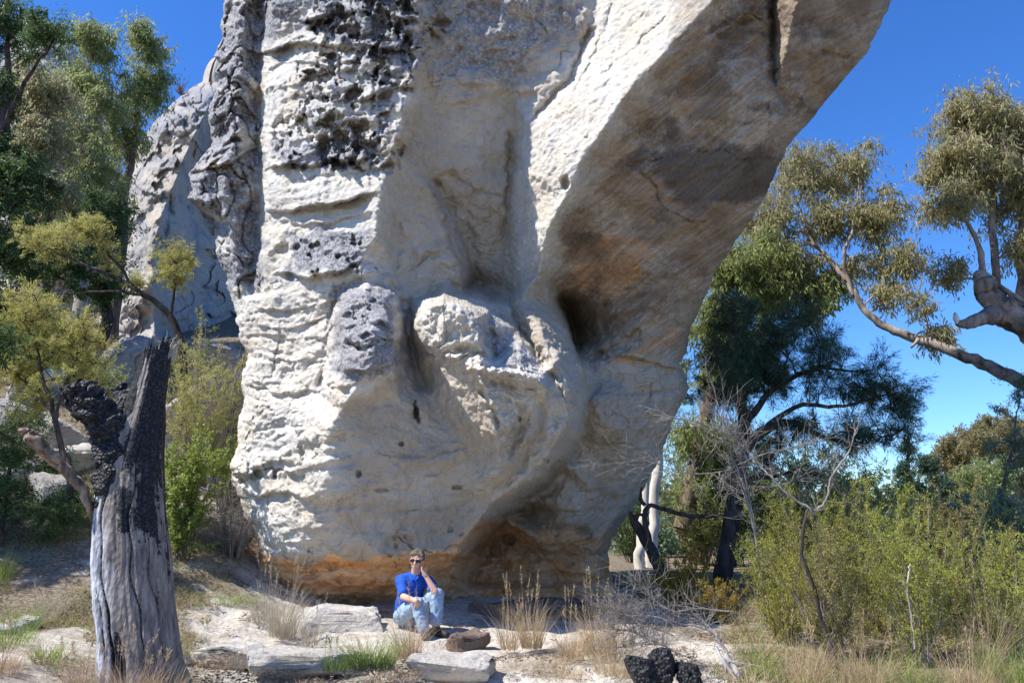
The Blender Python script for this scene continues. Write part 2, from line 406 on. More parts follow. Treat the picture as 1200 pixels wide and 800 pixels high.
LINES = [
    # crest above the frame
    [(150, -345, 13.5), (262, -340, 12.0), (400, -340, 11.4), (520, -340, 11.0), (640, -340, 10.9), (760, -340, 10.2), (900, -340, 9.2), (1040, -340, 9.4), (1300, -340, 11.2)],
    [(262, -140, 12.4), (310, -140, 11.3), (400, -140, 10.7), (490, -140, 10.5), (600, -140, 10.6), (690, -140, 10.7), (800, -140, 9.6), (900, -140, 9.4), (1000, -140, 9.3), (1100, -140, 9.9), (1200, -140, 11)],
    # left silhouette
    [(205, -200, 13.6), (225, -60, 13.2), (225, 0, 12.9), (215, 130, 12.7), (190, 200, 12.5), (190, 240, 12.4), (225, 300, 12.5), (240, 360, 12.4), (255, 410, 12.3), (255, 480, 12.1), (248, 550, 11.9), (262, 600, 11.9), (275, 650, 12.0), (250, 720, 12.2), (230, 790, 12.3)],
    # grey column crest and the groove that parts it from the pale pillar
    [(292, -60, 11.9), (285, 20, 11.75), (280, 90, 11.8), (276, 160, 11.75), (262, 205, 11.5), (262, 235, 11.6), (275, 300, 11.7), (285, 350, 11.6)],
    [(312, -60, 12.0), (306, 20, 12.15), (303, 100, 12.15), (303, 200, 12.1), (302, 290, 11.9), (296, 340, 11.7)],
    # front left of the pale pillar
    [(325, -60, 11.2), (318, 20, 11.35), (314, 100, 11.3), (314, 200, 11.25), (314, 290, 11.15), (308, 350, 11.2), (300, 420, 11.3), (296, 480, 11.2), (290, 545, 11.1), (300, 600, 11.1), (312, 650, 11.25)],
    # pillar broad face
    [(380, -60, 10.8), (372, 60, 10.8), (372, 160, 10.7), (372, 250, 10.55), (365, 320, 10.6)],
    # pillar ridge
    [(495, -60, 10.35), (490, 0, 10.32), (486, 80, 10.28), (468, 150, 10.2), (452, 200, 10.15), (443, 238, 10.1), (441, 275, 10.1), (420, 305, 10.2), (402, 325, 10.3)],
    # shaded flank right of the ridge
    [(520, -60, 10.75), (512, 0, 10.75), (510, 60, 10.75), (497, 130, 10.8), (478, 200, 10.7), (466, 260, 10.6), (462, 310, 10.6)],
    [(505, 215, 10.95), (520, 250, 11.0), (533, 290, 11.05), (546, 335, 11.2)],
    [(512, 215, 11.2), (530, 250, 11.5), (548, 290, 11.9), (556, 330, 12.3)],
    # brow over the bay
    [(560, -60, 10.5), (570, 0, 10.55), (580, 50, 10.75), (600, 100, 11.1)],
    [(600, 112, 11.25), (602, 160, 11.4), (598, 220, 11.6), (590, 280, 11.9), (584, 335, 12.2)],
    # left foot of the lit slab
    [(712, -60, 10.85), (694, 20, 10.85), (668, 70, 10.8), (643, 110, 10.75), (624, 150, 10.75), (617, 200, 10.8), (622, 260, 11.0), (616, 320, 11.4), (604, 345, 11.4)],
    # nose of the slab
    [(855, -60, 9.55), (836, 0, 9.5), (780, 60, 9.55), (737, 105, 9.65), (711, 145, 9.8), (682, 185, 10.0), (668, 220, 10.2), (640, 272, 10.6), (632, 320, 11.1)],
    # right of the nose : long overhanging face
    [(880, -60, 9.8), (868, 0, 9.75), (820, 70, 9.85), (775, 120, 10.1), (745, 165, 10.35), (712, 215, 10.75), (690, 262, 11.2), (668, 310, 11.7)],
    [(902, -60, 9.8), (905, 0, 9.85), (908, 50, 9.95), (908, 100, 9.95)],
    [(944, -60, 9.0), (936, -5, 9.1), (925, 40, 9.35), (912, 100, 9.85)],
    [(915, 140, 10.1), (870, 200, 10.5), (820, 270, 11.0), (780, 330, 11.5), (745, 385, 11.85), (715, 410, 12.0)],
    # dark pocket
    [(655, 346, 12.2), (664, 362, 13.0), (672, 388, 13.3), (676, 410, 12.9)],
    [(690, 350, 12.2), (700, 372, 12.4), (708, 400, 12.25), (688, 425, 12.1)],
    # right silhouette
    [(1145, -60, 11.2), (1085, 0, 10.9), (1060, 50, 10.9), (990, 130, 11.1), (955, 200, 11.6), (920, 270, 12.0), (870, 340, 12.6), (850, 400, 13.0), (850, 460, 13.1), (830, 530, 13.1), (780, 610, 13.3), (745, 650, 13.7), (760, 700, 13.8), (790, 790, 13.6)],
    [(1040, -60, 9.8), (1000, 0, 9.9), (965, 70, 10.1), (925, 130, 10.5), (880, 200, 10.9), (850, 260, 11.3), (815, 320, 11.8), (780, 380, 12.05), (765, 430, 12.2)],
    # horizontal shelf where the overhang starts, lower right wall
    [(700, 440, 12.05), (740, 455, 12.15), (775, 470, 12.35)],
    [(690, 520, 12.05), (735, 520, 12.15), (765, 520, 12.6)],
    [(618, 600, 12.8), (680, 600, 12.4), (725, 600, 12.7)],
    [(580, 626, 13.0), (640, 636, 12.6), (700, 636, 12.6)],
    [(565, 648, 13.4), (640, 650, 13.1), (700, 652, 12.95)],
    [(555, 682, 13.3), (640, 682, 13.0), (705, 682, 12.9)],
    [(548, 690, 12.35), (640, 690, 12.3), (715, 692, 12.6)],
    [(545, 730, 12.2), (640, 730, 12.1), (720, 730, 12.5)],
    # lobe / right lower edge of the centre mass
    [(596, 345, 11.4), (612, 352, 11.05), (636, 385, 10.75), (655, 420, 10.55), (668, 455, 10.45), (662, 500, 10.5), (640, 535, 10.6), (608, 568, 10.7), (575, 592, 10.75), (556, 615, 10.8), (536, 645, 10.9)],
    [(652, 350, 11.8), (668, 395, 11.3), (682, 432, 11.1), (690, 470, 11.3), (684, 510, 11.7), (655, 556, 11.9), (620, 585, 12.1), (590, 608, 12.2), (566, 632, 12.3), (548, 655, 12.3)],
    # ledge shelf between bay and pale block
    [(545, 340, 11.4), (575, 360, 11.15), (610, 385, 10.9), (632, 425, 10.5)],
    # pale block
    [(486, 372, 10.35), (500, 352, 10.25), (520, 347, 10.25), (548, 357, 10.2), (570, 368, 10.15)],
    [(486, 382, 9.95), (502, 358, 9.9), (520, 354, 9.85), (545, 362, 9.75), (562, 372, 9.7)],
    [(500, 410, 9.85), (525, 412, 9.7), (560, 408, 9.55)],
    [(572, 380, 10.1), (575, 405, 10.05), (578, 415, 9.95)],
    [(585, 428, 10.0), (610, 430, 9.9), (636, 440, 9.95)],
    [(566, 432, 9.55), (600, 436, 9.45), (628, 444, 9.5), (638, 452, 9.7)],
    [(520, 424, 9.95), (548, 455, 9.85), (575, 505, 9.95)],
    [(560, 436, 9.55), (575, 470, 9.6), (582, 504, 9.85)],
    [(588, 452, 9.95), (606, 458, 10.05), (624, 462, 10.1)], [(612, 482, 10.1), (598, 510, 10.15), (582, 540, 10.25)],
    [(650, 455, 10.35), (640, 480, 10.25), (615, 520, 10.25)],
    # hollow between knob and block
    [(482, 350, 10.75), (482, 400, 10.6), (492, 440, 10.4), (512, 480, 10.3)],
    [(520, 330, 10.95), (505, 345, 10.9)],
    # knob
    [(392, 352, 10.6), (405, 338, 10.3), (430, 332, 10.2), (455, 340, 10.25), (470, 358, 10.4)],
    [(384, 390, 10.55), (378, 430, 10.55), (372, 460, 10.55)],
    [(400, 356, 9.85), (428, 347, 9.5), (450, 354, 9.55)],
    [(404, 390, 9.45), (438, 385, 9.2), (462, 390, 9.4)],
    [(402, 430, 9.5), (438, 425, 9.25), (460, 430, 9.5)],
    [(470, 385, 10.35), (470, 430, 10.2)],
    # left body
    [(340, 400, 10.95), (335, 470, 10.85), (330, 540, 10.75), (340, 600, 10.7), (350, 645, 10.75)],
    [(392, 462, 9.65), (400, 480, 9.6), (384, 500, 9.68), (408, 520, 9.75), (384, 560, 9.95), (408, 590, 10.1), (420, 625, 10.3), (440, 648, 10.5)],
    [(470, 470, 9.95), (475, 540, 10.2), (480, 600, 10.5), (490, 640, 10.75)],
    [(555, 530, 10.4), (545, 590, 10.75), (520, 630, 10.9)],
    # lip over the cave
    [(312, 656, 11.25), (350, 652, 10.9), (400, 650, 10.72), (450, 652, 10.7), (500, 647, 10.8), (536, 648, 10.95)],
    [(308, 663, 11.5), (350, 664, 11.35), (400, 664, 11.3), (450, 665, 11.25), (500, 661, 11.2), (530, 658, 11.4)],
    [(302, 682, 11.7), (350, 686, 11.5), (400, 686, 11.45), (450, 686, 11.4), (500, 686, 11.4), (535, 682, 11.9)],
    [(290, 705, 11.5), (350, 706, 11.8), (400, 706, 11.9), (450, 706, 11.9), (500, 706, 11.9), (530, 706, 12.1)],
    [(280, 735, 11.3), (350, 735, 11.6), (400, 735, 11.7), (450, 735, 11.7), (530, 735, 11.9)],
    [(270, 800, 11.3), (400, 800, 11.6), (530, 800, 11.8), (740, 800, 12.4)],
]

def main_feat(PX, PY, D):
    off = np.zeros_like(D)                 # towards camera, metres
    Wp = P(PX, PY, D); x, y, z = Wp[..., 0], Wp[..., 1], Wp[..., 2]
    left = noise_mask(PX, PY, [(240, -400), (500, -400), (492, 60), (470, 150), (445, 240), (440, 300), (470, 360), (470, 440), (405, 480), (400, 640), (300, 660), (240, 640)], 18, 12, 3)
    gcol = noise_mask(PX, PY, [(200, -400), (330, -400), (322, 0), (303, 60), (302, 335), (285, 350), (200, 300)], 8, 7, 4)
    face = noise_mask(PX, PY, [(860, -400), (1250, -400), (1050, 20), (900, 240), (800, 420), (700, 430), (650, 330), (700, 200), (780, 70)], 14, 8, 5)
    # low swells
    off += .16 * fbm(x * .9, y * .9, z * .9, 4, 11) * (1 - .35 * face)
    # bedding : warped horizontal layers
    zz = z + .22 * fbm(x * .55, y * .5, z * .4, 3, 21) + .06 * x
    bed = ridged(x * .35, y * .3, zz * 3.1, 4, 31); bed2 = ridged(x * .8, y * .5, zz * 9., 3, 41)
    lo = sstep(330, 420, PY)
    off += (.05 * bed * (.5 + .5 * lo) + .012 * bed2) * (.3 + .9 * left + .7 * gcol) * (1 - .75 * face)
    saw = (zz * 2.6 + .5 * fbm(x * .8, y * .8, zz * 2, 4, 33)) % 1.0; off += left * .07 * (1 - saw) * sstep(0, .12, saw) * sstep(-.1, .5, fbm(x * 1.1, y, zz * 1.5, 3, 34))
    # rough grey column : chunky blocks
    b1, b2, bi = worley2(x * 2.0 + .8 * fbm(x * 1.5, y, z * 1.5, 3, 9), zz * 1.5 + .9 * fbm(x * 1.5, y, z * 1.5, 3, 19), 51)
    off += gcol * (.30 * (bi - .5) - .10 * np.exp(-((b2 - b1) / .10) ** 2) + .22 * ridged(x * 1.3, y * 1.3, zz * 1.6, 5, 52) + .07 * fbm(x * 6, y * 6, z * 6, 4, 53))
    # ledges of the pale pillar
    L = lambda *a, **k: ledge(PX, PY, *a, **k)
    off += L([(318, 196), (350, 192), (400, 188), (445, 186)], .20, 26, .22, 13, seed=1)
    off += L([(318, 250), (360, 246), (400, 236), (440, 226)], .16, 22, .24, 16, seed=2)
    off += L([(330, 262), (380, 262), (440, 250)], .10, 8, .10, 8, seed=12)
    off += L([(330, 322), (370, 322), (405, 318), (425, 300)], .22, 26, .20, 14, seed=3)
    off += L([(300, 60), (350, 48), (400, 52), (470, 60)], .16, 16, .18, 12, seed=4)
    off += L([(355, 22), (420, 14), (480, 22)], .12, 12, .14, 9, seed=14)
    off += L([(360, 110), (420, 118), (480, 98)], .12, 14, .12, 10, seed=15)
    off += L([(300, 365), (350, 360), (390, 352)], .06, 12, .08, 9, seed=5)
    off += L([(290, 392), (340, 396), (384, 400)], .05, 8, .06, 7, seed=6, jag=3)
    off += L([(290, 416), (340, 420), (384, 425)], .05, 8, .06, 7, seed=7, jag=3)
    off += L([(284, 452), (340, 462), (400, 455)], .06, 14, .07, 10, seed=8)
    off += L([(276, 553), (320, 545), (350, 560)], .14, 16, .16, 14, seed=9)
    off += L([(290, 582), (330, 575), (370, 585), (412, 577)], .10, 14, .12, 14, seed=10)
    off += L([(322, 640), (350, 636), (400, 640)], .10, 10, .05, 6, seed=11)
    off += L([(395, 385), (430, 378), (466, 380)], .06, 10, .10, 8, seed=16)
    off += L([(400, 402), (430, 400), (466, 404)], .05, 8, .10, 8, seed=17)
    off += L([(398, 432), (430, 436), (470, 428)], .10, 14, .12, 12, seed=18)
    off += L([(498, 414), (530, 420), (575, 412)], .05, 10, .12, 8, seed=19)
    off += L([(524, 428), (560, 436), (600, 440)], .04, 8, .08, 8, seed=20)
    off += L([(215, 204), (255, 195), (303, 172)], .20, 16, .22, 12, seed=22)
    off += L([(218, 236), (240, 240), (262, 262)], .16, 12, .24, 14, seed=23)
    off += L([(690, 404), (730, 420), (800, 430)], .10, 24, .14, 12, seed=24)
    off += L([(540, 690), (620, 690), (720, 694)], .02, 4, .04, 5, seed=25, jag=2)
    off += L([(250, 84), (280, 92), (300, 110)], .14, 14, .16, 10, seed=26)
    # honeycomb weathering
    tz = noise_mask(PX, PY, [(372, -400), (520, -400), (505, 10), (508, 60), (470, 110), (455, 140), (452, 190), (425, 205), (370, 196), (352, 150), (330, 175), (352, 90), (360, 30)], 24, 22, 6)
    t2 = noise_mask(PX, PY, [(340, 290), (420, 280), (420, 320), (345, 330)], 7, 8, 7)
    t3 = noise_mask(PX, PY, [(395, 350), (462, 350), (470, 445), (400, 440)], 6, 7, 8)
    t4 = noise_mask(PX, PY, [(330, 176), (440, 170), (440, 194), (330, 198)], 5, 6, 8)
    wx = PX + 6 * fbm(PX / 20, PY / 20, PX * 0, 3, 61); wy = PY + 6 * fbm(PX / 20, PY / 20, PX * 0 + 5, 3, 62)
    vv = fbm(PX / 38, PY / 30, PX * 0, 3, 160)
    f1, f2, idd = worley2(wx / 19. + .3 * vv, wy / 26., 63)
    pit = sstep(.60, .40, f1 + .25 * (idd - .5) + .25 * fbm(PX / 7, PY / 9, PX * 0, 3, 161)) * (idd > .60 - .4 * vv); off -= .26 * pit * np.clip(tz, 0, 1)
    e1, e2, eid = worley2(wx / 7.5, wy / 11., 67); pe = sstep(.55, .30, e1 + .2 * fbm(PX / 5, PY / 6, PX * 0, 2, 162)) * (eid > .72 - .4 * vv); off -= .10 * pe * tz
    wl = np.exp(-((f2 - f1) / .16) ** 2); off += .04 * wl * tz
    g1, g2, gid = worley2(wx / 9., wy / 10., 64)
    pit2 = sstep(.48, .3, g1) * (gid > .6); off -= .13 * pit2 * np.clip(.6 * tz + t2 + t4, 0, 1)
    h1, h2, hid = worley2(wx / 13., wy / 8., 65)
    pit3 = sstep(.5, .2, h1) * (hid > .45); off -= .09 * pit3 * t3 * sstep(425, 400, PY)
    off += .10 * tz * ridged(PX / 30., PY / 22., PX * 0, 4, 66)
    slabm = noise_mask(PX, PY, [(720, -400), (900, -400), (850, 0), (740, 110), (690, 180), (640, 290), (600, 340), (600, 200), (625, 130), (690, 40)], 16, 6, 27)
    off *= 1 - .55 * slabm
    off += slabm * .02 * ridged((PX * .6 + PY * .8) / 30., PX / 120, PX * 0, 3, 28)
    # creases, cracks and folds : (points, half width px, depth m, width on the other side)
    wpx = PX + 2.5 * fbm(PX / 9, PY / 9, PX * 0, 3, 140); wpy = PY + 2.5 * fbm(PX / 9, PY / 9, PX * 0 + 4, 3, 141)
    def groove(pts, w, dep, asym=1.0, ends=.12):
        d, sd_, tt = pl_dist(wpx, wpy, pts); ww = np.where(sd_ > 0, w, w * asym)
        return -dep * np.exp(-(d / ww) ** 1.4) * sstep(0, ends, tt + .02) * (1 - sstep(1 - ends, 1.02, tt))
    for g in (([(503, 205), (520, 250), (533, 290), (548, 342)], 3, .30, 6.), ([(540, 338), (560, 336), (580, 346), (606, 352)], 7, .55, 1.5), ([(598, 352), (612, 385), (632, 420), (652, 452)], 4, .28, 1.4),
              ([(652, 345), (664, 368), (674, 392), (678, 412)], 9, .85, 1.6), ([(684, 428), (692, 470), (686, 512), (664, 545)], 4, .30, 2.5), ([(482, 412), (520, 414), (560, 412), (580, 424)], 3, .16, 2.),
              ([(470, 348), (479, 390), (484, 430), (496, 462)], 7, .34, 2.4), ([(396, 345), (386, 380), (380, 430), (370, 462)], 3, .12, 2.), ([(668, 545), (640, 572), (606, 596), (576, 624), (552, 655)], 6, .50, 3.2),
              ([(384, 372), (398, 342), (430, 327), (464, 340), (476, 362)], 4, .16, 2.), ([(560, 372), (575, 395), (580, 425)], 5, .22, 1.6), ([(640, 385), (650, 425), (660, 455)], 3, .05, 1.), ([(486, 465), (488, 498)], 2.2, .22, 1.), ([(584, 447), (606, 452), (630, 458)], 3, .16, 3.), ([(612, 470), (610, 500), (596, 540)], 4, .14, 2.), ([(636, 470), (634, 510), (606, 552), (572, 580)], 3.5, .10, 2.),
              ([(655, 480), (650, 520), (618, 556)], 3, .08, 2.), ([(560, 455), (578, 480), (586, 512)], 3, .12, 1.5), ([(752, 388), (725, 402), (700, 418), (688, 430)], 4, .22, 2.), ([(712, 352), (704, 375), (712, 398)], 5, .16, 1.), ([(908, -60), (906, 0), (906, 60), (909, 104)], 3, .25, 1.6),
              ([(692, 30), (684, 52), (668, 92), (640, 118), (622, 145)], 3.5, .22, 2.), ([(596, 150), (599, 190), (596, 230), (590, 300)], 3, .16, 2.5), ([(720, 0), (706, 40), (690, 78), (672, 110)], 1.6, .06, 1.), ([(560, 215), (548, 250), (552, 300)], 3, .07, 2.),
              ([(520, 200), (560, 222), (596, 232)], 2., .07, 1.), ([(700, 90), (740, 60), (790, 10)], 1.5, .05, 1.), ([(460, 250), (470, 280), (465, 320)], 3, .06, 2.), ([(780, 60), (850, 30), (900, 20)], 2., .05, 2.), ([(1000, 70), (960, 60), (930, 75)], 2.5, .08, 1.6),
              ([(690, 455), (730, 462), (800, 455)], 1.8, .06, 1.), ([(700, 540), (740, 548), (770, 540)], 1.6, .05, 1.), ([(300, 506), (340, 498), (388, 505)], 2, .05, 1.), ([(455, 600), (520, 596), (560, 585)], 1.5, .04, 1.), ([(430, 530), (500, 536), (560, 520)], 1.5, .035, 1.),
              ([(480, 320), (500, 300), (530, 300), (540, 330)], 3, .10, 2.), ([(700, 560), (702, 600), (690, 640)], 3, .05, 2.)):
        off += groove(*g)
    # raised folds of the drapery like lobe
    for pts, w, h in (([(604, 352), (628, 382), (648, 418), (664, 456), (662, 500), (640, 538), (606, 568), (572, 592)], 13, .16), ([(560, 330), (590, 350), (612, 372)], 6, .08), ([(484, 300), (505, 292), (530, 305), (538, 335)], 8, .10), ([(628, 470), (622, 505), (598, 540), (566, 566)], 6, .08)):
        d, sd_, tt = pl_dist(wpx, wpy, pts); off += h * np.exp(-(d / w) ** 2) * sstep(0, .1, tt) * (1 - sstep(.85, 1., tt))
    # thin cracks along the bedding everywhere
    ck = np.abs(vnoise(x * .7 + 3, y * .5, zz * 2.4 + .25 * fbm(x * 3, y * 3, z * 3, 3, 145), 146)); brk = sstep(-.1, .3, fbm(x * .9, y * .9, z * .9, 3, 147))
    off -= .045 * np.exp(-(ck / .012) ** 2) * brk * (1 - .5 * slabm)
    # chipped flakes : angular little steps
    for k_, (a_, b_, h_) in enumerate(((26., 9., .055), (11., 5., .030))):
        c1_, c2_, ci_ = worley2(wpx / a_ + .5 * fbm(PX / 30, PY / 30, PX * 0, 2, 150 + k_), wpy / b_, 152 + k_)
        off += h_ * (ci_ - .5) * (.25 + .75 * left) * (1 - .7 * slabm) * sstep(-.35, .25, fbm(x * .8, y * .8, z * 1.2, 3, 155 + k_))
    # scattered single holes in the pale rock
    for (hx, hy, rx, ry, dp) in [(488, 482, 3, 7, .22), (303, 555, 5, 6, .2), (322, 556, 4, 5, .2), (284, 563, 5, 5, .15), (360, 528, 9, 11, .16), (297, 558, 4, 4, .1),
                                 (596, 632, 9, 6, .3), (662, 214, 5, 8, .22), (420, 555, 3, 3, .1), (536, 571, 6, 3, .12), (470, 520, 3, 2, .08), (640, 540, 4, 3, .1),
                                 (592, 612, 4, 3, .1), (700, 418, 12, 6, .12), (333, 293, 9, 6, .08), (448, 574, 10, 2, .07), (390, 452, 8, 4, .1), (330, 545, 20, 6, .14), (505, 556, 8, 2, .05)]:
        off -= dp * sstep(1.25, .6, np.hypot((PX - hx) / rx, (PY - hy) / ry) + .25 * fbm(PX / 6, PY / 6, PX * 0, 2, int(hx)))
    # rough rim of pale block
    rim = noise_mask(PX, PY, [(500, 350), (640, 430), (636, 470), (590, 515), (560, 450), (500, 420)], 8, 8, 9)
    off += rim * (.10 * ridged(x * 4, y * 4, z * 5, 4, 71) + .05 * fbm(x * 9, y * 9, z * 9, 3, 72))
    # brow roughness (pocked grey ceiling)
    brow = noise_mask(PX, PY, [(500, -400), (720, -400), (690, 30), (640, 60), (620, 110), (590, 110), (545, 90), (510, 120)], 12, 14, 10)
    off += brow * (.10 * ridged(x * 3, y * 3, z * 3, 4, 73) + .04 * fbm(x * 8, y * 8, z * 8, 3, 74))
    off += .13 * np.exp(-(((PX - 560) / 26) ** 2 + ((PY - 92) / 12) ** 2) ** 2) * sstep(104, 96, PY)
    # cross-bedding on the overhanging face, dipping down to the left
    q = (PX * .52 + PY * .85) / 9. + .9 * fbm(PX / 80, PY / 80, PX * 0, 3, 81)
    off += face * .024 * ridged(q, PX / 160, PX * 0, 3, 82)
    q3 = (PX * .75 + PY * 1.0) / 55. + 1.2 * fbm(PX / 130, PY / 130, PX * 0, 3, 83); off += face * .07 * ridged(q3, PX / 200, PX * 0, 2, 84)
    # cave roughness
    cave = noise_mask(PX, PY, [(285, 655), (540, 648), (700, 640), (720, 690), (540, 712), (270, 715)], 5, 4, 12)
    c1, c2, cid = worley2(wx / 22., wy / 9., 91)
    off += cave * (.09 * ridged(x * 2, y * 2, z * 6, 4, 92) - .09 * sstep(.5, .15, c1) * (cid > .5))
    cb = noise_mask(PX, PY, [(420, 640), (540, 610), (700, 630), (700, 650), (540, 660), (430, 662)], 5, 6, 13)
    off -= .05 * cb * sstep(.5, .15, g1) * (gid > .8)
    # fine grain
    off += .018 * fbm(x * 7, y * 7, z * 9, 4, 101) * (1 - .5 * face) + .014 * ridged(x * 3.2, y * 3, zz * 4, 4, 102) * (.25 + .75 * left + 1.2 * gcol)
    D = D - off
    # ------------- zones (stone stains; tan and part of brown paint in its shade)
    gtop = noise_mask(PX, PY, [(200, -400), (520, -400), (515, 60), (470, 110), (452, 150), (440, 130), (400, 60), (350, 40), (305, 70), (303, 335), (270, 345), (200, 300)], 18, 26, 14, 22)
    gt = np.clip(gtop * (.62 + .8 * fbm(PX / 24, PY / 15, PX * 0, 5, 111)) + .15 * tz + .35 * gcol, 0, 1)
    for poly, w in (([(322, 170), (440, 160), (445, 192), (325, 200)], .8), ([(345, 275), (430, 262), (420, 318), (340, 328)], .9), ([(392, 335), (470, 335), (470, 440), (395, 450)], .75),
                    ([(575, 360), (640, 430), (575, 432), (560, 380)], .6), ([(336, 60), (440, 60), (445, 160), (360, 160)], .35), ([(312, 225), (440, 215), (435, 232), (320, 250)], .3)):
        gt = np.maximum(gt, w * noise_mask(PX, PY, poly, 9, 12, 15, 16))
    browc = noise_mask(PX, PY, [(500, -400), (720, -400), (690, 25), (650, 60), (600, 110), (520, 110)], 25, 20, 16)
    gt = np.maximum(gt, .62 * browc)
    bs = noise_mask(PX, PY, [(880, -400), (1250, -400), (1060, 0), (905, 240), (870, 270), (800, 330), (690, 410), (655, 350), (672, 260), (745, 170), (830, 60)], 30, 26, 17, 45)
    n = fbm(PX / 55, PY / 38, PX * 0 + 3, 5, 121)
    brown = np.maximum(bs * np.clip(.72 + .75 * n, 0, 1), .42 * face)
    for poly, w in (([(720, 110), (850, 90), (890, 60), (840, 150), (760, 190), (715, 190)], .8), ([(700, 190), (900, 200), (880, 240), (760, 290), (680, 290), (690, 230)], .9), ([(660, 290), (760, 270), (770, 330), (720, 400), (690, 400), (655, 350)], .55)):
        brown = np.maximum(brown, w * noise_mask(PX, PY, poly, 20, 22, 18, 26) * np.clip(.75 + .5 * n, 0, 1))
    bay = noise_mask(PX, PY, [(470, 120), (610, 100), (600, 330), (560, 340), (500, 340), (445, 320)], 25, 14, 19)
    brown = np.maximum(brown, (.12 + .15 * n) * bay)  # faint brown painted in to deepen the shade of the bay
    centre_shade = noise_mask(PX, PY, [(400, 470), (470, 400), (520, 430), (575, 510), (640, 460), (720, 440), (800, 440), (740, 620), (560, 640), (420, 650), (410, 560)], 16, 14, 26)
    brown = np.maximum(brown, (.15 + .12 * n) * centre_shade)  # centre mass browned to darken its shaded side
    recess_shade = noise_mask(PX, PY, [(690, 470), (650, 570), (700, 640), (540, 660), (560, 605), (620, 575), (670, 520)], 14, 16, 29); brown = np.maximum(brown, (.8 + .4 * n) * recess_shade)  # recess shade deepened by painting it brown
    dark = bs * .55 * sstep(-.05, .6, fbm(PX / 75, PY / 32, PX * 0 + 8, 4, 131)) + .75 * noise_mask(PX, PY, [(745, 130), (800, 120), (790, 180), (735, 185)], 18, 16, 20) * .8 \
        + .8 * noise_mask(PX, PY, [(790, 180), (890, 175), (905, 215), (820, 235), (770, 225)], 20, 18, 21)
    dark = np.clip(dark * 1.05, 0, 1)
    orange = noise_mask(PX, PY, [(262, 800), (280, 668), (305, 650), (340, 656), (430, 658), (520, 640), (560, 655), (720, 655), (760, 800)], 5, 7, 22)
    orange = np.maximum(orange, .45 * noise_mask(PX, PY, [(500, 650), (560, 600), (620, 610), (720, 630), (720, 660), (540, 665)], 12, 12, 23))
    orange = np.maximum(orange, .35 * noise_mask(PX, PY, [(660, 290), (750, 270), (780, 300), (720, 345), (670, 345)], 12, 12, 24))
    orange = np.maximum(orange, .35 * noise_mask(PX, PY, [(800, 380), (770, 395), (700, 425), (720, 432), (800, 400)], 9, 9, 25))
    tan = np.clip((1 - left) * (1 - slabm) * (1 - .8 * gcol) * (.85 + .35 * n), 0, 1) * (1 - .9 * noise_mask(PX, PY, [(486, 352), (560, 350), (640, 430), (636, 470), (590, 515), (560, 455), (486, 400)], 8, 8, 31))  # painted shade: tints all but the sunlit left, slab and pale block
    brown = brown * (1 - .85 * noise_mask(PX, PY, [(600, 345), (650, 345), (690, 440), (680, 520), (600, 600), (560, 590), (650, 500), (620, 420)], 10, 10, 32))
    return D, {'a': np.stack([gt, brown, orange], -1), 'b': np.stack([dark, tan, face], -1)}

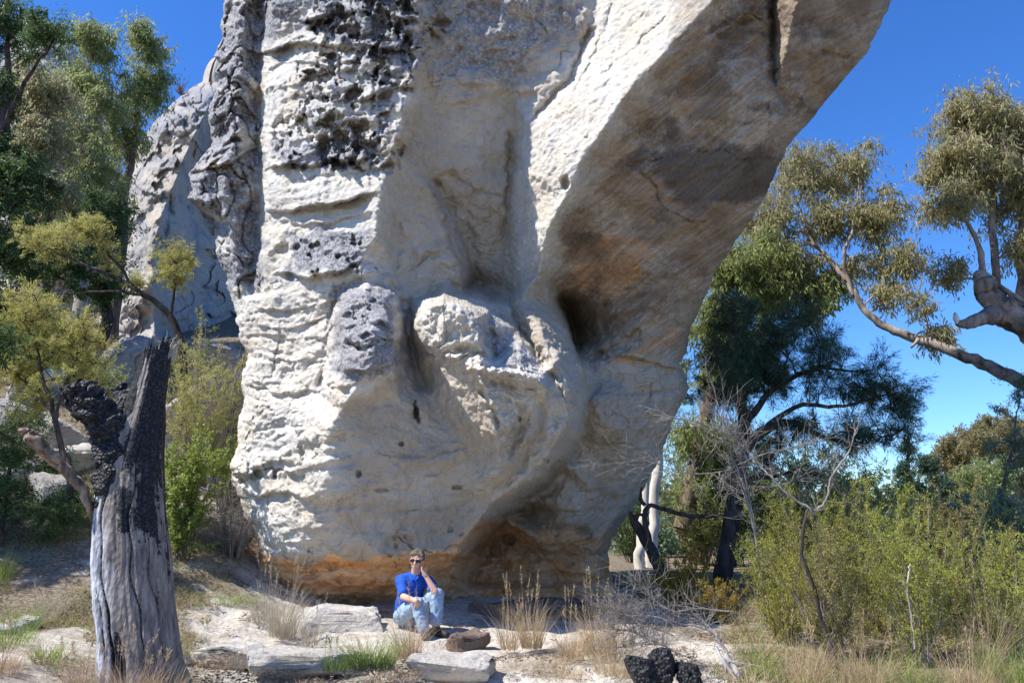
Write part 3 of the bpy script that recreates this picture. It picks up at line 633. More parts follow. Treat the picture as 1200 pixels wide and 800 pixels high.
# ---- stone material shared by the rocks
def stone_mat(name, pale=(.71, .67, .60), grey=(.27, .262, .265), use_attr=True, grey_amt=.5):
    m, nt, out = new_mat(name); q = N(nt); c = q.coord()
    cs = q.coord((1, 1, .18)); ch = q.coord((.35, .35, 2.2))
    warp = q.noise(c, 1.3, 5); beds = q.noise(ch, 2.6, 6, .6, .6); fine = q.noise(c, 22, 6, .65); mid = q.noise(c, 5.5, 7, .62)
    base = q.mix(q.ramp(beds, [(.38, 0.), (.62, 1.)]), tuple(x * .86 for x in pale), tuple(min(1, x * 1.06) for x in pale))
    base = q.mix(q.ramp(warp, [(.42, 0.), (.68, .55)]), base, (pale[0] * .92, pale[1] * .80, pale[2] * .62))
    base = q.mix(q.ramp(q.noise(cs, 5, 5, .6), [(.56, 0.), (.74, .35)]), base, (.34, .31, .28))
    if use_attr:
        a = q.n('ShaderNodeAttribute', attribute_name='a'); b = q.n('ShaderNodeAttribute', attribute_name='b')
        sa = q.n('ShaderNodeSeparateColor'); q.l(a.outputs['Color'], sa.inputs[0]); sb = q.n('ShaderNodeSeparateColor'); q.l(b.outputs['Color'], sb.inputs[0])
        Tn = sb.outputs[1]; base = q.mix(Tn, base, q.mix(.75, base, (.42, .345, .255)))  # on the main rock this tan puts shade into the colour
        G, B, O, Dk = sa.outputs[0], sa.outputs[1], sa.outputs[2], sb.outputs[0]
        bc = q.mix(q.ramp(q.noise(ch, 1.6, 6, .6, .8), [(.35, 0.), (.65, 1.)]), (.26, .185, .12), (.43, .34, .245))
        def amt(x, k=1.1, w=.55):   # break the zone edge up with noise
            v = q.math('ADD', q.math('ADD', x, q.math('MULTIPLY', q.math('SUBTRACT', mid, .5), w * 1.3)), q.math('MULTIPLY', q.math('SUBTRACT', fine, .5), w * .8))
            return q.math('MULTIPLY', q.ramp(v, [(.18, 0.), (.72, 1.)]), k, clamp=True)
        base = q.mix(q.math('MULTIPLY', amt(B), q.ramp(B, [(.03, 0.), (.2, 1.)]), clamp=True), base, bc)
        oc = q.mix(q.ramp(q.noise(ch, 2.2, 6, .6, .8), [(.36, 0.), (.62, 1.)]), (.80, .35, .115), (.90, .58, .33))
        base = q.mix(q.math('MULTIPLY', amt(O, 1.15, .3), q.ramp(O, [(.03, 0.), (.2, 1.)]), clamp=True), base, oc)
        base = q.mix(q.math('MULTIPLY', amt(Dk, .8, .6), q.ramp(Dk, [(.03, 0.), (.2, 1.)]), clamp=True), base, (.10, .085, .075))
        st = q.noise(q.coord((1, 1, 1), (0, rad(-38), 0)), 1, 1); mp = st.node.inputs['Vector'].links[0].from_node
        mp.vector_type = 'TEXTURE'; mp.inputs['Rotation'].default_value = (0, rad(-36), 0); mp.inputs['Scale'].default_value = (1.6, 1.2, .045)
        st.node.inputs['Detail'].default_value = 5; st.node.inputs['Distortion'].default_value = .35
        sf = q.ramp(st, [(.45, 0.), (.56, 1.)])
        base = q.mix(q.math('MULTIPLY', sb.outputs[2], q.math('MULTIPLY', sf, .55)), base, q.mix(.5, base, (.10, .075, .055)))
        base = q.mix(q.math('MULTIPLY', sb.outputs[2], q.ramp(st, [(.26, .5), (.38, 0.)])), base, (.50, .44, .36))
        gf = q.math('MULTIPLY', amt(G, 1.0, .9), q.ramp(G, [(.03, 0.), (.2, 1.)]), clamp=True)
    else:
        geo = q.n('ShaderNodeNewGeometry'); sx = q.n('ShaderNodeSeparateXYZ'); q.l(geo.outputs['Normal'], sx.inputs[0])
        gf = q.math('MULTIPLY', q.ramp(q.math('ADD', mid, q.math('MULTIPLY', sx.outputs[2], .1)), [(.44, 0.), (.6, 1.)]), grey_amt)
    gcol = q.mix(q.ramp(fine, [(.4, 0.), (.6, 1.)]), tuple(x * .62 for x in grey), tuple(x * 1.75 for x in grey))
    base = q.mix(gf, base, gcol)
    # hairline cracks and dark specks
    hl = q.math('ABSOLUTE', q.math('SUBTRACT', q.noise(q.coord((.8, .8, 2.4)), 1.7, 7, .62, .4), .5)); base = q.mix(q.math('MULTIPLY', q.ramp(hl, [(.0, 1.), (.006, 0.)]), q.ramp(warp, [(.45, 0.), (.55, .75)])), base, (.12, .10, .085))
    base = q.mix(q.ramp(q.noise(c, 40, 3, .7), [(.6, 0.), (.72, .5)]), base, tuple(x * .45 for x in pale))
    n1 = q.bump(q.noise(c, 14, 10, .72), .8, .06)
    n2 = q.bump(q.noise(q.coord((1, 1, 3.5)), 9, 6, .6, .5), .35, .04, n1)
    q.pbsdf(out, base, .93, .12, n2); return m
M_STONE = stone_mat('sandstone')

def build_rock():
    rows = np.concatenate([np.arange(-330, -20, 4.0), np.arange(-20, 745, 1.25), np.arange(745, 790, 6.)])
    r, PX, PY, D, W3, Z = stage(rows, XL, XR, LINES, [], 640, main_feat, (1.4, 1.5))
    V, Q, _ = None, None, None
    n = normals_grid(W3)
    x, y, z = W3[..., 0], W3[..., 1], W3[..., 2]
    W3 = W3 + n * (.018 * fbm(x * 13, y * 13, z * 16, 4, 201))[..., None]
    zs = {}
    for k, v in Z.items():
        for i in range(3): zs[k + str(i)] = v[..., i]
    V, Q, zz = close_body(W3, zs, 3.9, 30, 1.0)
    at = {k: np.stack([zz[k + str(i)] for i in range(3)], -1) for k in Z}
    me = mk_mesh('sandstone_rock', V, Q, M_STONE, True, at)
    o = link('sandstone_rock', me)
    tag(o, 'huge pale sandstone rock with orange undercut base and brown stained overhang behind the seated person', 'rock')
    return o
build_rock()
# ================================================================== ground
def gz(x, y):
    """height of the ground"""
    x = np.asarray(x, float); y = np.asarray(y, float)
    z = .17 + .058 * (y - 7.5)
    z = np.where(y > 13.5, .518 + .0 * (y - 13.5), z)
    hill = sstep(-2.2, -5.5, x) * np.clip(y - 9.0, 0, 60) * .36
    hill2 = sstep(-1.0, -3.0, x) * sstep(11.5, 17, y) * np.clip(y - 13, 0, 60) * .36
    z = z + np.maximum(hill, hill2)
    z = z + .10 * np.clip(-x - 2.3, 0, 6) * sstep(4, 8, y)
    drop = sstep(2.5, 12, x) * np.clip(y - 14, 0, 400) * .030
    z = z - np.minimum(drop, 9.)
    z = z + .05 * fbm(x * .7, y * .7, x * 0, 4, 301) + .9 * sstep(25, 90, y) * fbm(x * .05, y * .05, x * 0, 3, 302)
    return z

def build_ground():
    a = np.concatenate([-np.geomspace(2500, 10.5, 46), np.arange(-10, 10.01, .075), np.geomspace(10.5, 2500, 46)])
    b = np.concatenate([[-60, -20, -5, 0, 3, 5], np.arange(6, 15, .075), np.geomspace(15.2, 2500, 120)])
    X, Y = np.meshgrid(a, b); Z = gz(X, Y)
    near = sstep(14.5, 12.5, Y) * sstep(9, 6, np.abs(X))
    Z = Z + near * (.035 * ridged(X * .8, Y * 2.2, X * 0, 4, 311) + .02 * fbm(X * 5, Y * 5, X * 0, 4, 312))
    # slab steps of bare stone near the person
    t = Y + .55 * fbm(X * .9, X * 0, X * 0 + 4, 5, 313) + .12 * X
    Z = Z + near * sstep(4, 2.5, np.abs(X + .6)) * (.09 * sstep(8.50, 8.54, t) + .08 * sstep(9.35, 9.39, t) - .03 * sstep(10.1, 10.3, t) - .16)
    V = np.stack([X, Y, Z], -1).reshape(-1, 3); nx = len(a)
    i = np.arange(len(b) - 1)[:, None] * nx; j = np.arange(nx - 1)[None]
    Q = np.stack([i + j, i + j + 1, i + nx + j + 1, i + nx + j], -1).reshape(-1, 4)
    m, nt, out = new_mat('ground'); q = N(nt); c = q.coord(); mid = q.noise(c, .9, 7, .6); fine = q.noise(c, 18, 6, .65)
    pale = q.mix(q.ramp(fine, [(.35, 0.), (.65, 1.)]), (.46, .41, .34), (.70, .65, .57))
    pale = q.mix(q.ramp(q.noise(q.coord((.5, 2.2, 1)), 2.5, 6), [(.55, 0.), (.68, .6)]), pale, (.42, .30, .20))
    lit = q.mix(q.ramp(q.noise(c, 30, 4, .7), [(.4, 0.), (.6, 1.)]), (.13, .10, .07), (.34, .27, .19))
    sx = q.n('ShaderNodeSeparateXYZ'); q.l(c, sx.inputs[0])
    # bare stone in the middle, leaf litter and soil to both sides and behind
    f = q.math('ADD', mid, q.math('MULTIPLY', q.math('ABSOLUTE', q.math('ADD', sx.outputs[0], 1.0)), .055))
    f = q.math('ADD', f, q.math('MULTIPLY', q.math('MAXIMUM', q.math('SUBTRACT', sx.outputs[1], 13.0), 0.), .03))
    col = q.mix(q.ramp(f, [(.60, 0.), (.72, 1.)]), pale, lit)
    hl = q.math('ABSOLUTE', q.math('SUBTRACT', q.noise(q.coord((.7, 2.6, 1)), 1.6, 8, .65, .5), .5)); col = q.mix(q.ramp(hl, [(.0, .8), (.010, 0.)]), col, (.10, .08, .06))
    n1 = q.bump(q.noise(c, 9, 9, .7), .8, .07); n2 = q.bump(q.noise(c, 60, 4), .3, .01, n1)
    q.pbsdf(out, col, .95, .1, n2)
    o = link('ground', mk_mesh('ground', V, Q, m)); tag(o, kind='structure')
build_ground()

def build_hills():
    m = plain('far_hill_scrub', (.055, .085, .095), .95, .05, .35, .01)  # scrub colour, made bluer in place of distance haze
    for (x0, Y, h, w, sd) in ((700, 2100, 44, 1600, 1), (-900, 2300, 50, 1500, 2)):
        u = np.linspace(-1, 1, 90); v = np.linspace(-1, 1, 14); U, Vv = np.meshgrid(u, v)
        X = x0 + U * w; Yy = Y + Vv * 260; Z = -14 + h * np.clip(1 - Vv ** 2, 0, 1) * (1 - U ** 2) * (.75 + .45 * fbm(U * 3, Vv, U * 0, 4, sd * 7))
        i = np.arange(13)[:, None] * 90; j = np.arange(89)[None]; Q = np.stack([i + j, i + j + 1, i + 91 + j, i + 90 + j], -1).reshape(-1, 4)
        o = link('hills', mk_mesh('hills', np.stack([X, Yy, Z], -1).reshape(-1, 3), Q, m)); tag(o, kind='structure')
build_hills()
# ================================================================== plants: shared builders
rng = np.random.default_rng(7)
def unit(v): return v / (np.linalg.norm(v, axis=-1, keepdims=True) + 1e-9)

def bark_mat(name, c1, c2, scale=6., bump=.5, stretch=.15):
    m, nt, out = new_mat(name); q = N(nt); c = q.coord((1, 1, stretch)); n = q.noise(c, scale, 7, .65); n2 = q.noise(q.coord(), scale * .5, 4)
    col = q.mix(q.ramp(n, [(.38, 0.), (.6, 1.)]), c1, c2); col = q.mix(q.ramp(n2, [(.5, 0.), (.7, .5)]), col, c1)
    q.pbsdf(out, col, .9, .15, q.bump(n, bump, .03)); return m

B_PALE = bark_mat('pale_bark', (.30, .25, .22), (.62, .57, .52), 7, .4)
B_DARK = bark_mat('dark_bark', (.030, .024, .022), (.10, .08, .07), 12, .8)
B_BROWN = bark_mat('brown_bark', (.09, .06, .045), (.24, .18, .14), 12, .7)
B_GREY = bark_mat('weathered_twig', (.15, .13, .115), (.36, .325, .29), 10, .4)
L_EUC = leaf_mat('gum_leaves', (.16, .16, .055), (.32, .31, .13), (.58, .53, .34), .45)
L_EUCG = leaf_mat('green_gum_leaves', (.10, .15, .04), (.24, .30, .09), (.48, .50, .22), .42)
L_DARK = leaf_mat('dark_leaves', (.022, .055, .016), (.06, .12, .032), (.17, .24, .08), .3)
L_CAS = leaf_mat('oak_needles', (.018, .05, .032), (.045, .095, .055), (.10, .17, .09), .25)
L_WAT = leaf_mat('wattle_leaves', (.20, .22, .045), (.40, .40, .10), (.58, .52, .19), .45)
L_LIME = leaf_mat('shrub_leaves', (.14, .17, .025), (.32, .34, .050), (.54, .52, .11), .42)
L_BUSH = leaf_mat('bush_leaves', (.07, .12, .022), (.17, .24, .045), (.38, .42, .10), .4)
L_BLUE = leaf_mat('blue_green_leaves', (.08, .13, .08), (.17, .24, .15), (.32, .40, .26), .35)
L_RED = leaf_mat('rusty_leaves', (.12, .04, .018), (.24, .085, .035), (.30, .16, .05), .3)
L_OLIVE = leaf_mat('far_gum_leaves', (.13, .125, .045), (.25, .22, .09), (.40, .34, .16), .35)
L_GOLD = leaf_mat('golden_leaves', (.15, .13, .02), (.32, .25, .03), (.50, .33, .05), .4)
G_GREEN = leaf_mat('green_grass', (.10, .17, .025), (.20, .29, .05), (.34, .40, .10), .35)
G_DRY = leaf_mat('dry_grass', (.34, .21, .12), (.52, .38, .22), (.66, .54, .34), .35)
G_PINK = leaf_mat('pink_brown_grass', (.26, .15, .10), (.45, .30, .21), (.62, .50, .36), .35)
G_GREY = leaf_mat('grey_grass', (.22, .18, .13), (.38, .33, .25), (.55, .50, .38), .35)

def leaves_geo(C, Dv, L, Wd, r, curl=.0):
    """kite shaped leaves at C along Dv"""
    n = len(C); s = unit(np.cross(Dv, unit(r.normal(size=(n, 3))))) ; nn = np.cross(Dv, s)
    L = L[:, None]; Wd = Wd[:, None]
    a = C; b = C + Dv * L * .42 + s * Wd * .5 + nn * L * curl; c = C + Dv * L; d = C + Dv * L * .42 - s * Wd * .5 + nn * L * curl
    V = np.stack([a, b, c, d], 1).reshape(-1, 3); Q = np.arange(n * 4).reshape(-1, 4); return V, Q

def blob_pts(b, n, r, shell=.55):
    """b = (px,py,Y, rx_px, rz_px, ry_m): points within an ellipsoid, denser outward"""
    px, py, Y, rx, rz, ry = b; c = P(px, py, Y); k = Y / F
    v = unit(r.normal(size=(n, 3))); rr = r.random(n) ** (shell) ; v = v * rr[:, None]
    return c + v * np.array([rx * k, ry, rz * k])

def make_tree(name, label, cat, group, base, trunks, blobs, bark, leafm, clump_r=.35, leaves=120, leaf=(.11, .022), droop=.7, twigs=5, r_tip=.008,
              style='leaf', seed=1, up=.25, pexp=.42, trunk_rough=.12, bare=0., sides=7, dens=1.):
    """trunks: list of polylines [(px,py,Y,r_m),...]; blobs: list of (px,py,Y,rx,rz,ry,nclumps)"""
    r = np.random.default_rng(seed); root = empty(name, Vector(base), label, cat, group)
    T = Tubes(); nodes = []; nrad = []
    for tl in trunks:
        p = np.array([P(a, b, Y) for a, b, Y, _ in tl]); rr = np.array([q[3] for q in tl])
        # resample smoothly
        t = np.arange(len(p)); tt = np.linspace(0, len(p) - 1, (len(p) - 1) * 5 + 1)
        pp = np.stack([np.interp(tt, t, p[:, i]) for i in range(3)], 1); k = np.ones(5) / 5
        if len(pp) > 8:
            q = pp.copy()
            for i in range(3): q[2:-2, i] = np.convolve(pp[:, i], k, 'valid')
            pp = q
        seg = np.linalg.norm(np.diff(pp, axis=0), axis=1).mean()
        w = seg * .22; pp[1:-1] += r.normal(size=(len(pp) - 2, 3)) * w * .4
        rad_ = np.interp(tt, t, rr); T.tube(pp, rad_, 10 if rr.max() > .08 else sides, True, trunk_rough, seed)
        nodes += list(pp); nrad += list(rad_)
    nodes = np.array(nodes); nrad = np.array(nrad)
    cl = []
    for b in blobs: cl.append(blob_pts(b[:6], int(b[6] * dens), r))
    cl = np.concatenate(cl) if cl else np.zeros((0, 3))
    # connect the clumps: nearest first
    parent = {}; kids = []; order = []
    cap_ = len(nodes) + 9 * len(cl) + 9; NB = np.zeros((cap_, 3)); RB = np.zeros(cap_); NB[:len(nodes)] = nodes; RB[:len(nodes)] = nrad; m_ = len(nodes); segs = []; par = [-1] * len(nodes)
    left = list(range(len(cl)))
    d0 = np.array([np.min(np.linalg.norm(nodes - c, axis=1)) for c in cl]) if len(cl) else np.array([])
    for i in np.argsort(d0):
        N_arr = NB[:m_]; R_arr = RB[:m_]; c = cl[i]; v = c - N_arr; d = np.linalg.norm(v, axis=1); cost = d * (1 - .35 * v[:, 2] / (d + 1e-6)) + .15 * (R_arr < 0)
        j = int(np.argmin(cost)); a = N_arr[j]; L = d[j]; k = max(3, min(7, int(L / .25) + 2))
        t = np.linspace(0, 1, k + 1)[1:, None]
        path = a + (c - a) * t + np.array([0, 0, 1.]) * up * L * (np.sin(np.pi * t) * .5) + r.normal(size=(k, 3)) * L * .045 * (1 - t * .5)
        path[-1] = c
        idx = [j]
        for q in path:
            NB[m_] = q; RB[m_] = -1.; m_ += 1; par.append(idx[-1]); idx.append(m_ - 1)
        segs.append(idx); 
    N_arr = NB[:m_]; R_arr = RB[:m_]; cnt = np.zeros(m_)
    for idx in segs:
        k = idx[-1]
        while k != -1 and R_arr[k] < 0: cnt[k] += 1; k = par[k]
    for idx in segs:
        pts = N_arr[idx]; rr = r_tip * np.maximum(cnt[idx], 1) ** pexp * 1.0
        j = idx[0]
        if R_arr[j] > 0: rr[0] = min(R_arr[j] * .8, rr[1] * 1.25)
        else: rr[0] = rr[1]
        T.tube(pts, rr, 5, False)
    Vs, Qs, n0 = [], [], 0; crownV = []
    for ci, c in enumerate(cl):
        if r.random() < bare: continue
        cr = clump_r * r.uniform(.5, 1.5); nt_ = twigs
        tdir = unit(r.normal(size=(nt_, 3)) + np.array([0, 0, .25])); tl = cr * r.uniform(.5, 1.1, nt_)
        for k in range(nt_):
            T.tube(np.stack([c, c + tdir[k] * tl[k] * .55 + [0, 0, .06 * cr], c + tdir[k] * tl[k]]), [r_tip * .8, r_tip * .55, r_tip * .3], 3, False)
        nl = int(leaves * r.uniform(.55, 1.3)); k = r.integers(0, nt_, nl); t = r.random(nl) ** .6
        if style == 'leaf':
            pos = c + tdir[k] * (tl[k] * t)[:, None] * 1.15 + r.normal(size=(nl, 3)) * cr * .15
            dv = unit(r.normal(size=(nl, 3)) * (1 - droop) + tdir[k] * .25 + np.array([0, 0, -droop * 1.0]) + r.normal(size=(nl, 3)) * .35)
        else:  # needles: sprays that follow the twig and droop
            pos = c + tdir[k] * (tl[k] * t)[:, None] + r.normal(size=(nl, 3)) * cr * .10
            dv = unit(tdir[k] * .9 + r.normal(size=(nl, 3)) * .42 + np.array([0, 0, -droop]))
        V, Q = leaves_geo(pos, dv, leaf[0] * r.uniform(.6, 1.25, nl), leaf[1] * r.uniform(.7, 1.2, nl), r, .08)
        Vs.append(V)
    child('trunk', T.mesh('trunk', bark), root)
    if Vs:
        V = np.concatenate(Vs); child('crown', mk_mesh('crown', V, np.arange(len(V)).reshape(-1, 4), leafm, False), root)
    return root

def make_shrub(name, label, cat, group, x, y, h, spread, nst, nleaf, leaf, bark, leafm, seed=1, up=1.0, side=7, low=.2, z0=None, r0=.008, twl=.28, wig=.05, up_leaf=.3):
    """many thin stems from the ground with side twigs carrying small leaves"""
    r = np.random.default_rng(seed); z = float(gz(x, y)) if z0 is None else z0
    root = empty(name, Vector((x, y, z)), label, cat, group); T = Tubes(); tips = []
    for i in range(nst):
        a = r.uniform(0, 2 * np.pi); s = spread * r.random() ** .5; hh = h * r.uniform(.55, 1.05) * (1 - .25 * (s / spread) ** 2)
        b = np.array([x + .25 * s * math.cos(a) * r.uniform(.2, 1), y + .25 * s * math.sin(a), z - .05]); e = np.array([x + s * math.cos(a), y + s * math.sin(a), z + hh])
        k = 9; t = np.linspace(0, 1, k)[:, None]; pts = b + (e - b) * np.concatenate([t ** 1.15, t ** 1.15, t ** .9], 1) + r.normal(size=(k, 3)) * wig * h * .12
        T.tube(pts, r0 * (1.15 - t[:, 0]) * r.uniform(.7, 1.3), 4, False)
        for j in range(side):
            u = r.uniform(low, .98); q = pts[0] * 0 + np.array([np.interp(u, t[:, 0], pts[:, m]) for m in range(3)])
            d = unit(np.array([r.normal(), r.normal(), up * r.uniform(.2, 1.2)])); L = twl * h * r.uniform(.35, 1.0) * (1.15 - u * .6)
            p2 = q + d * L * .5 + r.normal(size=3) * .03 * L; p3 = q + d * L + np.array([0, 0, .1 * L])
            T.tube(np.stack([q, p2, p3]), [r0 * .4, r0 * .3, r0 * .12], 3, False); tips.append((q, p2, p3))
        tips.append((pts[-3], pts[-2], pts[-1]))
    tp = np.array(tips); k = r.integers(0, len(tp), nleaf); t = r.random(nleaf)[:, None]
    A, Bm, Cc = tp[k, 0], tp[k, 1], tp[k, 2]; pos = (1 - t) ** 2 * A + 2 * t * (1 - t) * Bm + t * t * Cc + r.normal(size=(nleaf, 3)) * leaf[0] * .35
    dv = unit(unit(Cc - A) * .6 + r.normal(size=(nleaf, 3)) * .7 + [0, 0, up_leaf])
    V, Q = leaves_geo(pos, dv, leaf[0] * r.uniform(.6, 1.3, nleaf), leaf[1] * r.uniform(.7, 1.3, nleaf), r, .06)
    child('stems', T.mesh('stems', bark), root)
    if nleaf: child('foliage', mk_mesh('foliage', V, Q, leafm, False), root)
    return root

def blades(r, base, n, spread, h, w, lean=.5, curve=.5, zf=None):
    """curved grass blades; returns V,Q"""
    a = r.uniform(0, 2 * np.pi, n); s = spread * np.sqrt(r.random(n)); bx = base[0] + s * np.cos(a) * .5; by = base[1] + s * np.sin(a) * .5
    bz = gz(bx, by) - .02 if zf is None else bx * 0 + zf
    hh = h * r.uniform(.45, 1.1, n); dirr = a + r.normal(size=n) * .8; ln = lean * r.uniform(.1, 1.1, n); cv = curve * r.uniform(.1, 1.2, n)
    t = np.array([0, .35, .7, 1.0]); V = []
    fa = r.uniform(0, np.pi, n); sx, sy = np.cos(fa), np.sin(fa)
    for k in t:
        out = hh * (ln * k + cv * k * k); up = hh * (k - .28 * cv * k * k)
        cx = bx + np.cos(dirr) * out; cy = by + np.sin(dirr) * out; cz = bz + up; ww = w * (1 - k * .85) * .5
        V.append(np.stack([cx - sx * ww, cy - sy * ww, cz], -1)); V.append(np.stack([cx + sx * ww, cy + sy * ww, cz], -1))
    V = np.stack(V, 1); i = np.arange(n)[:, None] * 8
    Q = np.concatenate([i + np.array([0, 1, 3, 2]), i + np.array([2, 3, 5, 4]), i + np.array([4, 5, 7, 6])], 0)
    return V.reshape(-1, 3), Q

def tuft(name, label, cat, group, px, Y, n, spread, h, w, mat, seed, lean=.5, curve=.5, heads=0):
    r = np.random.default_rng(seed); x = float(P(px, 600, Y)[0]); base = np.array([x, Y]); z = float(gz(x, Y))
    V, Q = blades(r, base, n, spread, h, w, lean, curve); T = Tubes(); T.raw(V, Q)
    if heads:   # seed heads on taller stalks
        for i in range(heads):
            a = r.uniform(0, 6.28); s = spread * .4 * r.random(); b = np.array([x + s * math.cos(a), Y + s * math.sin(a), z]); L = h * r.uniform(.9, 1.7)
            e = b + np.array([math.cos(a) * L * .3 * r.random(), math.sin(a) * L * .3 * r.random(), L]); m = (b + e) / 2 + r.normal(size=3) * .03
            T.tube(np.stack([b, m, e]), [w * .4, w * .32, w * .2], 3, False)
            nl = 26; t = r.uniform(.55, 1, nl)[:, None]; V2, Q2 = leaves_geo(m + (e - m) * t, unit(unit(e - m) + r.normal(size=(nl, 3)) * .5), r.uniform(.02, .045, nl), np.full(nl, w * 1.1), r); T.raw(V2, Q2)
    me = T.mesh(name, mat, False); me.transform(Matrix.Translation((-x, -Y, -z))); o = link(name, me); o.location = (x, Y, z)
    return tag(o, label, cat, group)

def make_boulder(name, label, cat, group, px, py, Y, w, h, d, mat, seed, flat=.5, sub=5, z=None, rot=0., layers=1., tilt=0., boxy=.62):
    """w,h,d in metres"""
    import bmesh
    bm = bmesh.new(); bmesh.ops.create_icosphere(bm, subdivisions=sub, radius=1.0); me = bpy.data.meshes.new(name); bm.to_mesh(me); bm.free()
    n = len(me.vertices); V = np.zeros(n * 3, np.float32); me.vertices.foreach_get('co', V); V = V.reshape(-1, 3).astype(float)
    U = unit(V); e = boxy; V = np.sign(U) * np.abs(U) ** e; V /= np.max(np.abs(V), axis=0)
    sc = np.array([w, d, h]) / 2; W_ = V * sc; s = seed * 3.1; k = 1.6 / max(w, d, h)
    n1 = fbm(W_[:, 0] * k * 1.3 + s, W_[:, 1] * k * 1.3, W_[:, 2] * k * 1.3, 4, seed); nb = ridged(W_[:, 0] * k + s, W_[:, 1] * k, W_[:, 2] * k * 7, 4, seed + 3)
    n3 = fbm(W_[:, 0] * k * 8 + s, W_[:, 1] * k * 8, W_[:, 2] * k * 10, 4, seed + 5)
    W_ = W_ + U * ((.22 * n1 + .055 * layers * nb + .035 * n3) * min(w, d, h * 1.6))[:, None]
    # flat break faces
    rr = np.random.default_rng(seed)
    for _ in range(9):
        nrm = unit(rr.normal(size=3) * [1, 1, .7]); ext = (np.abs(nrm) * sc).sum() * rr.uniform(.50, .72); dd = W_ @ nrm; W_ = W_ - np.clip(dd - ext, 0, None)[:, None] * nrm * .88
    W_ = W_ + U * (.02 * fbm(W_[:, 0] * k * 11 + s, W_[:, 1] * k * 11, W_[:, 2] * k * 16, 4, seed + 9) * min(w, d, h * 1.6))[:, None]
    me.vertices.foreach_set('co', W_.astype(np.float32).ravel()); me.update(); me.materials.append(mat)
    me.polygons.foreach_set('use_smooth', np.ones(len(me.polygons), bool))
    o = link(name, me); c = P(px, py, Y); o.location = c if z is None else (c[0], Y, z); o.rotation_euler = (tilt, 0, rot)
    return tag(o, label, cat, group)
# ================================================================== cliffs
M_GREYSTONE = stone_mat('grey_sandstone', (.50, .46, .41), (.21, .205, .21), False, .75)
M_SLAB = stone_mat('slab_sandstone', (.62, .58, .52), (.30, .29, .285), False, .35)
M_BROWNSTONE = stone_mat('brown_sandstone', (.26, .19, .14), (.12, .105, .10), False, .5)

def cliff_feat(k, dx, amp):
    def f(PX, PY, D):
        Wp = P(PX, PY, D); x, y, z = Wp[..., 0], Wp[..., 1], Wp[..., 2]; zz = z - dx * x + .5 * fbm(x * .2, y * .2, z * .2, 3, k)
        off = amp * (1.0 * fbm(x * .4, y * .3, z * .4, 5, k + 1) + .30 * ridged(x * .3, y * .1, zz * .6, 5, k + 2) + .10 * fbm(x * 2.2, y * 2, z * 2.6, 5, k + 4))
        b1, b2, bi = worley2((PX + .5 * PY) / 34. + .9 * fbm(PX / 30, PY / 30, PX * 0, 3, k + 11), (PY - .3 * PX) / 24. + .9 * fbm(PX / 30, PY / 30, PX * 0 + 5, 3, k + 12), k + 5); off += amp * .5 * (bi - .5)
        zr = np.zeros_like(D); top = sstep(.1, .6, .5 * ridged(x * .3, y * .3, zz * .9, 3, k + 6) + .4 * (.5 - (PY - 90) / 340.))
        or_ = .25 * sstep(.3, .8, fbm(x * .3, y * .3, zz * .8, 4, k + 8))
        return D - off, {'a': np.stack([np.clip(.34 + top, 0, 1), .30 + zr, or_], -1), 'b': np.stack([zr, zr + .7, zr], -1)}
    return f

def build_cliff(name, label, rows, xl, xr, lines, nu, back, seed, dx, amp, top=1.5):
    r, PX, PY, D, W3, Z = stage(rows, xl, xr, lines, [], nu, cliff_feat(seed, dx, amp), (1.2, 1.2), curl=1.2, curlw=14., edge_noise=4., nseed=seed)
    zs = {k + str(i): v[..., i] for k, v in Z.items() for i in range(3)}
    V, Q, zz = close_body(W3, zs, back, 20, top)
    o = link(name, mk_mesh(name, V, Q, M_STONE, True, {k: np.stack([zz[k + str(i)] for i in range(3)], -1) for k in Z}))
    return tag(o, label, 'cliff')

build_cliff('sandstone_cliff', 'weathered grey sandstone cliff on the slope just left of and behind the huge pale rock', np.arange(96, 470, 1.6),
    [(246, 92), (224, 104), (200, 122), (180, 145), (163, 168), (156, 182), (150, 205), (142, 225), (134, 250), (128, 285), (122, 330), (118, 370), (100, 420), (80, 470)],
    [(262, 92), (300, 130), (330, 200), (300, 260), (268, 330), (270, 365), (274, 400), (290, 430), (300, 470)],
    [[(246, 90, 31), (262, 92, 31), (330, 140, 33)],
     [(90, 90, 36), (150, 180, 33), (120, 260, 32), (105, 350, 30.5), (70, 480, 28.5)],
     [(232, 108, 30), (190, 150, 29.5), (172, 200, 29), (160, 250, 28.6), (150, 320, 27.8), (140, 380, 27), (120, 470, 26)],
     [(252, 110, 29.8), (225, 165, 28.6), (205, 215, 28), (190, 250, 27.4), (178, 300, 27.2), (180, 360, 26.8), (185, 470, 25.6)],
     [(262, 130, 34), (248, 180, 33.5), (232, 240, 32.5), (240, 300, 32.5), (250, 350, 32.5), (250, 400, 32), (250, 470, 31)],
     [(350, 200, 37), (290, 330, 36), (282, 380, 35), (310, 480, 34)]], 240, 9, 400, -.15, .8)
build_cliff('rocky_outcrop', 'dark rocky cliff half hidden behind the tall gum trees at upper left', np.arange(44, 420, 2.4),
    [(10, 44), (-10, 90), (-60, 200), (-100, 420)], [(66, 44), (86, 62), (98, 110), (112, 150), (122, 200), (140, 260), (150, 420)],
    [[(10, 40, 42), (70, 40, 42)], [(-120, 60, 45), (-140, 430, 40)], [(40, 80, 39), (50, 200, 38), (40, 430, 36)], [(80, 100, 40), (90, 200, 39), (90, 430, 37)], [(110, 44, 44), (160, 200, 43), (190, 430, 41)]], 150, 8, 440, .2, 1.1)

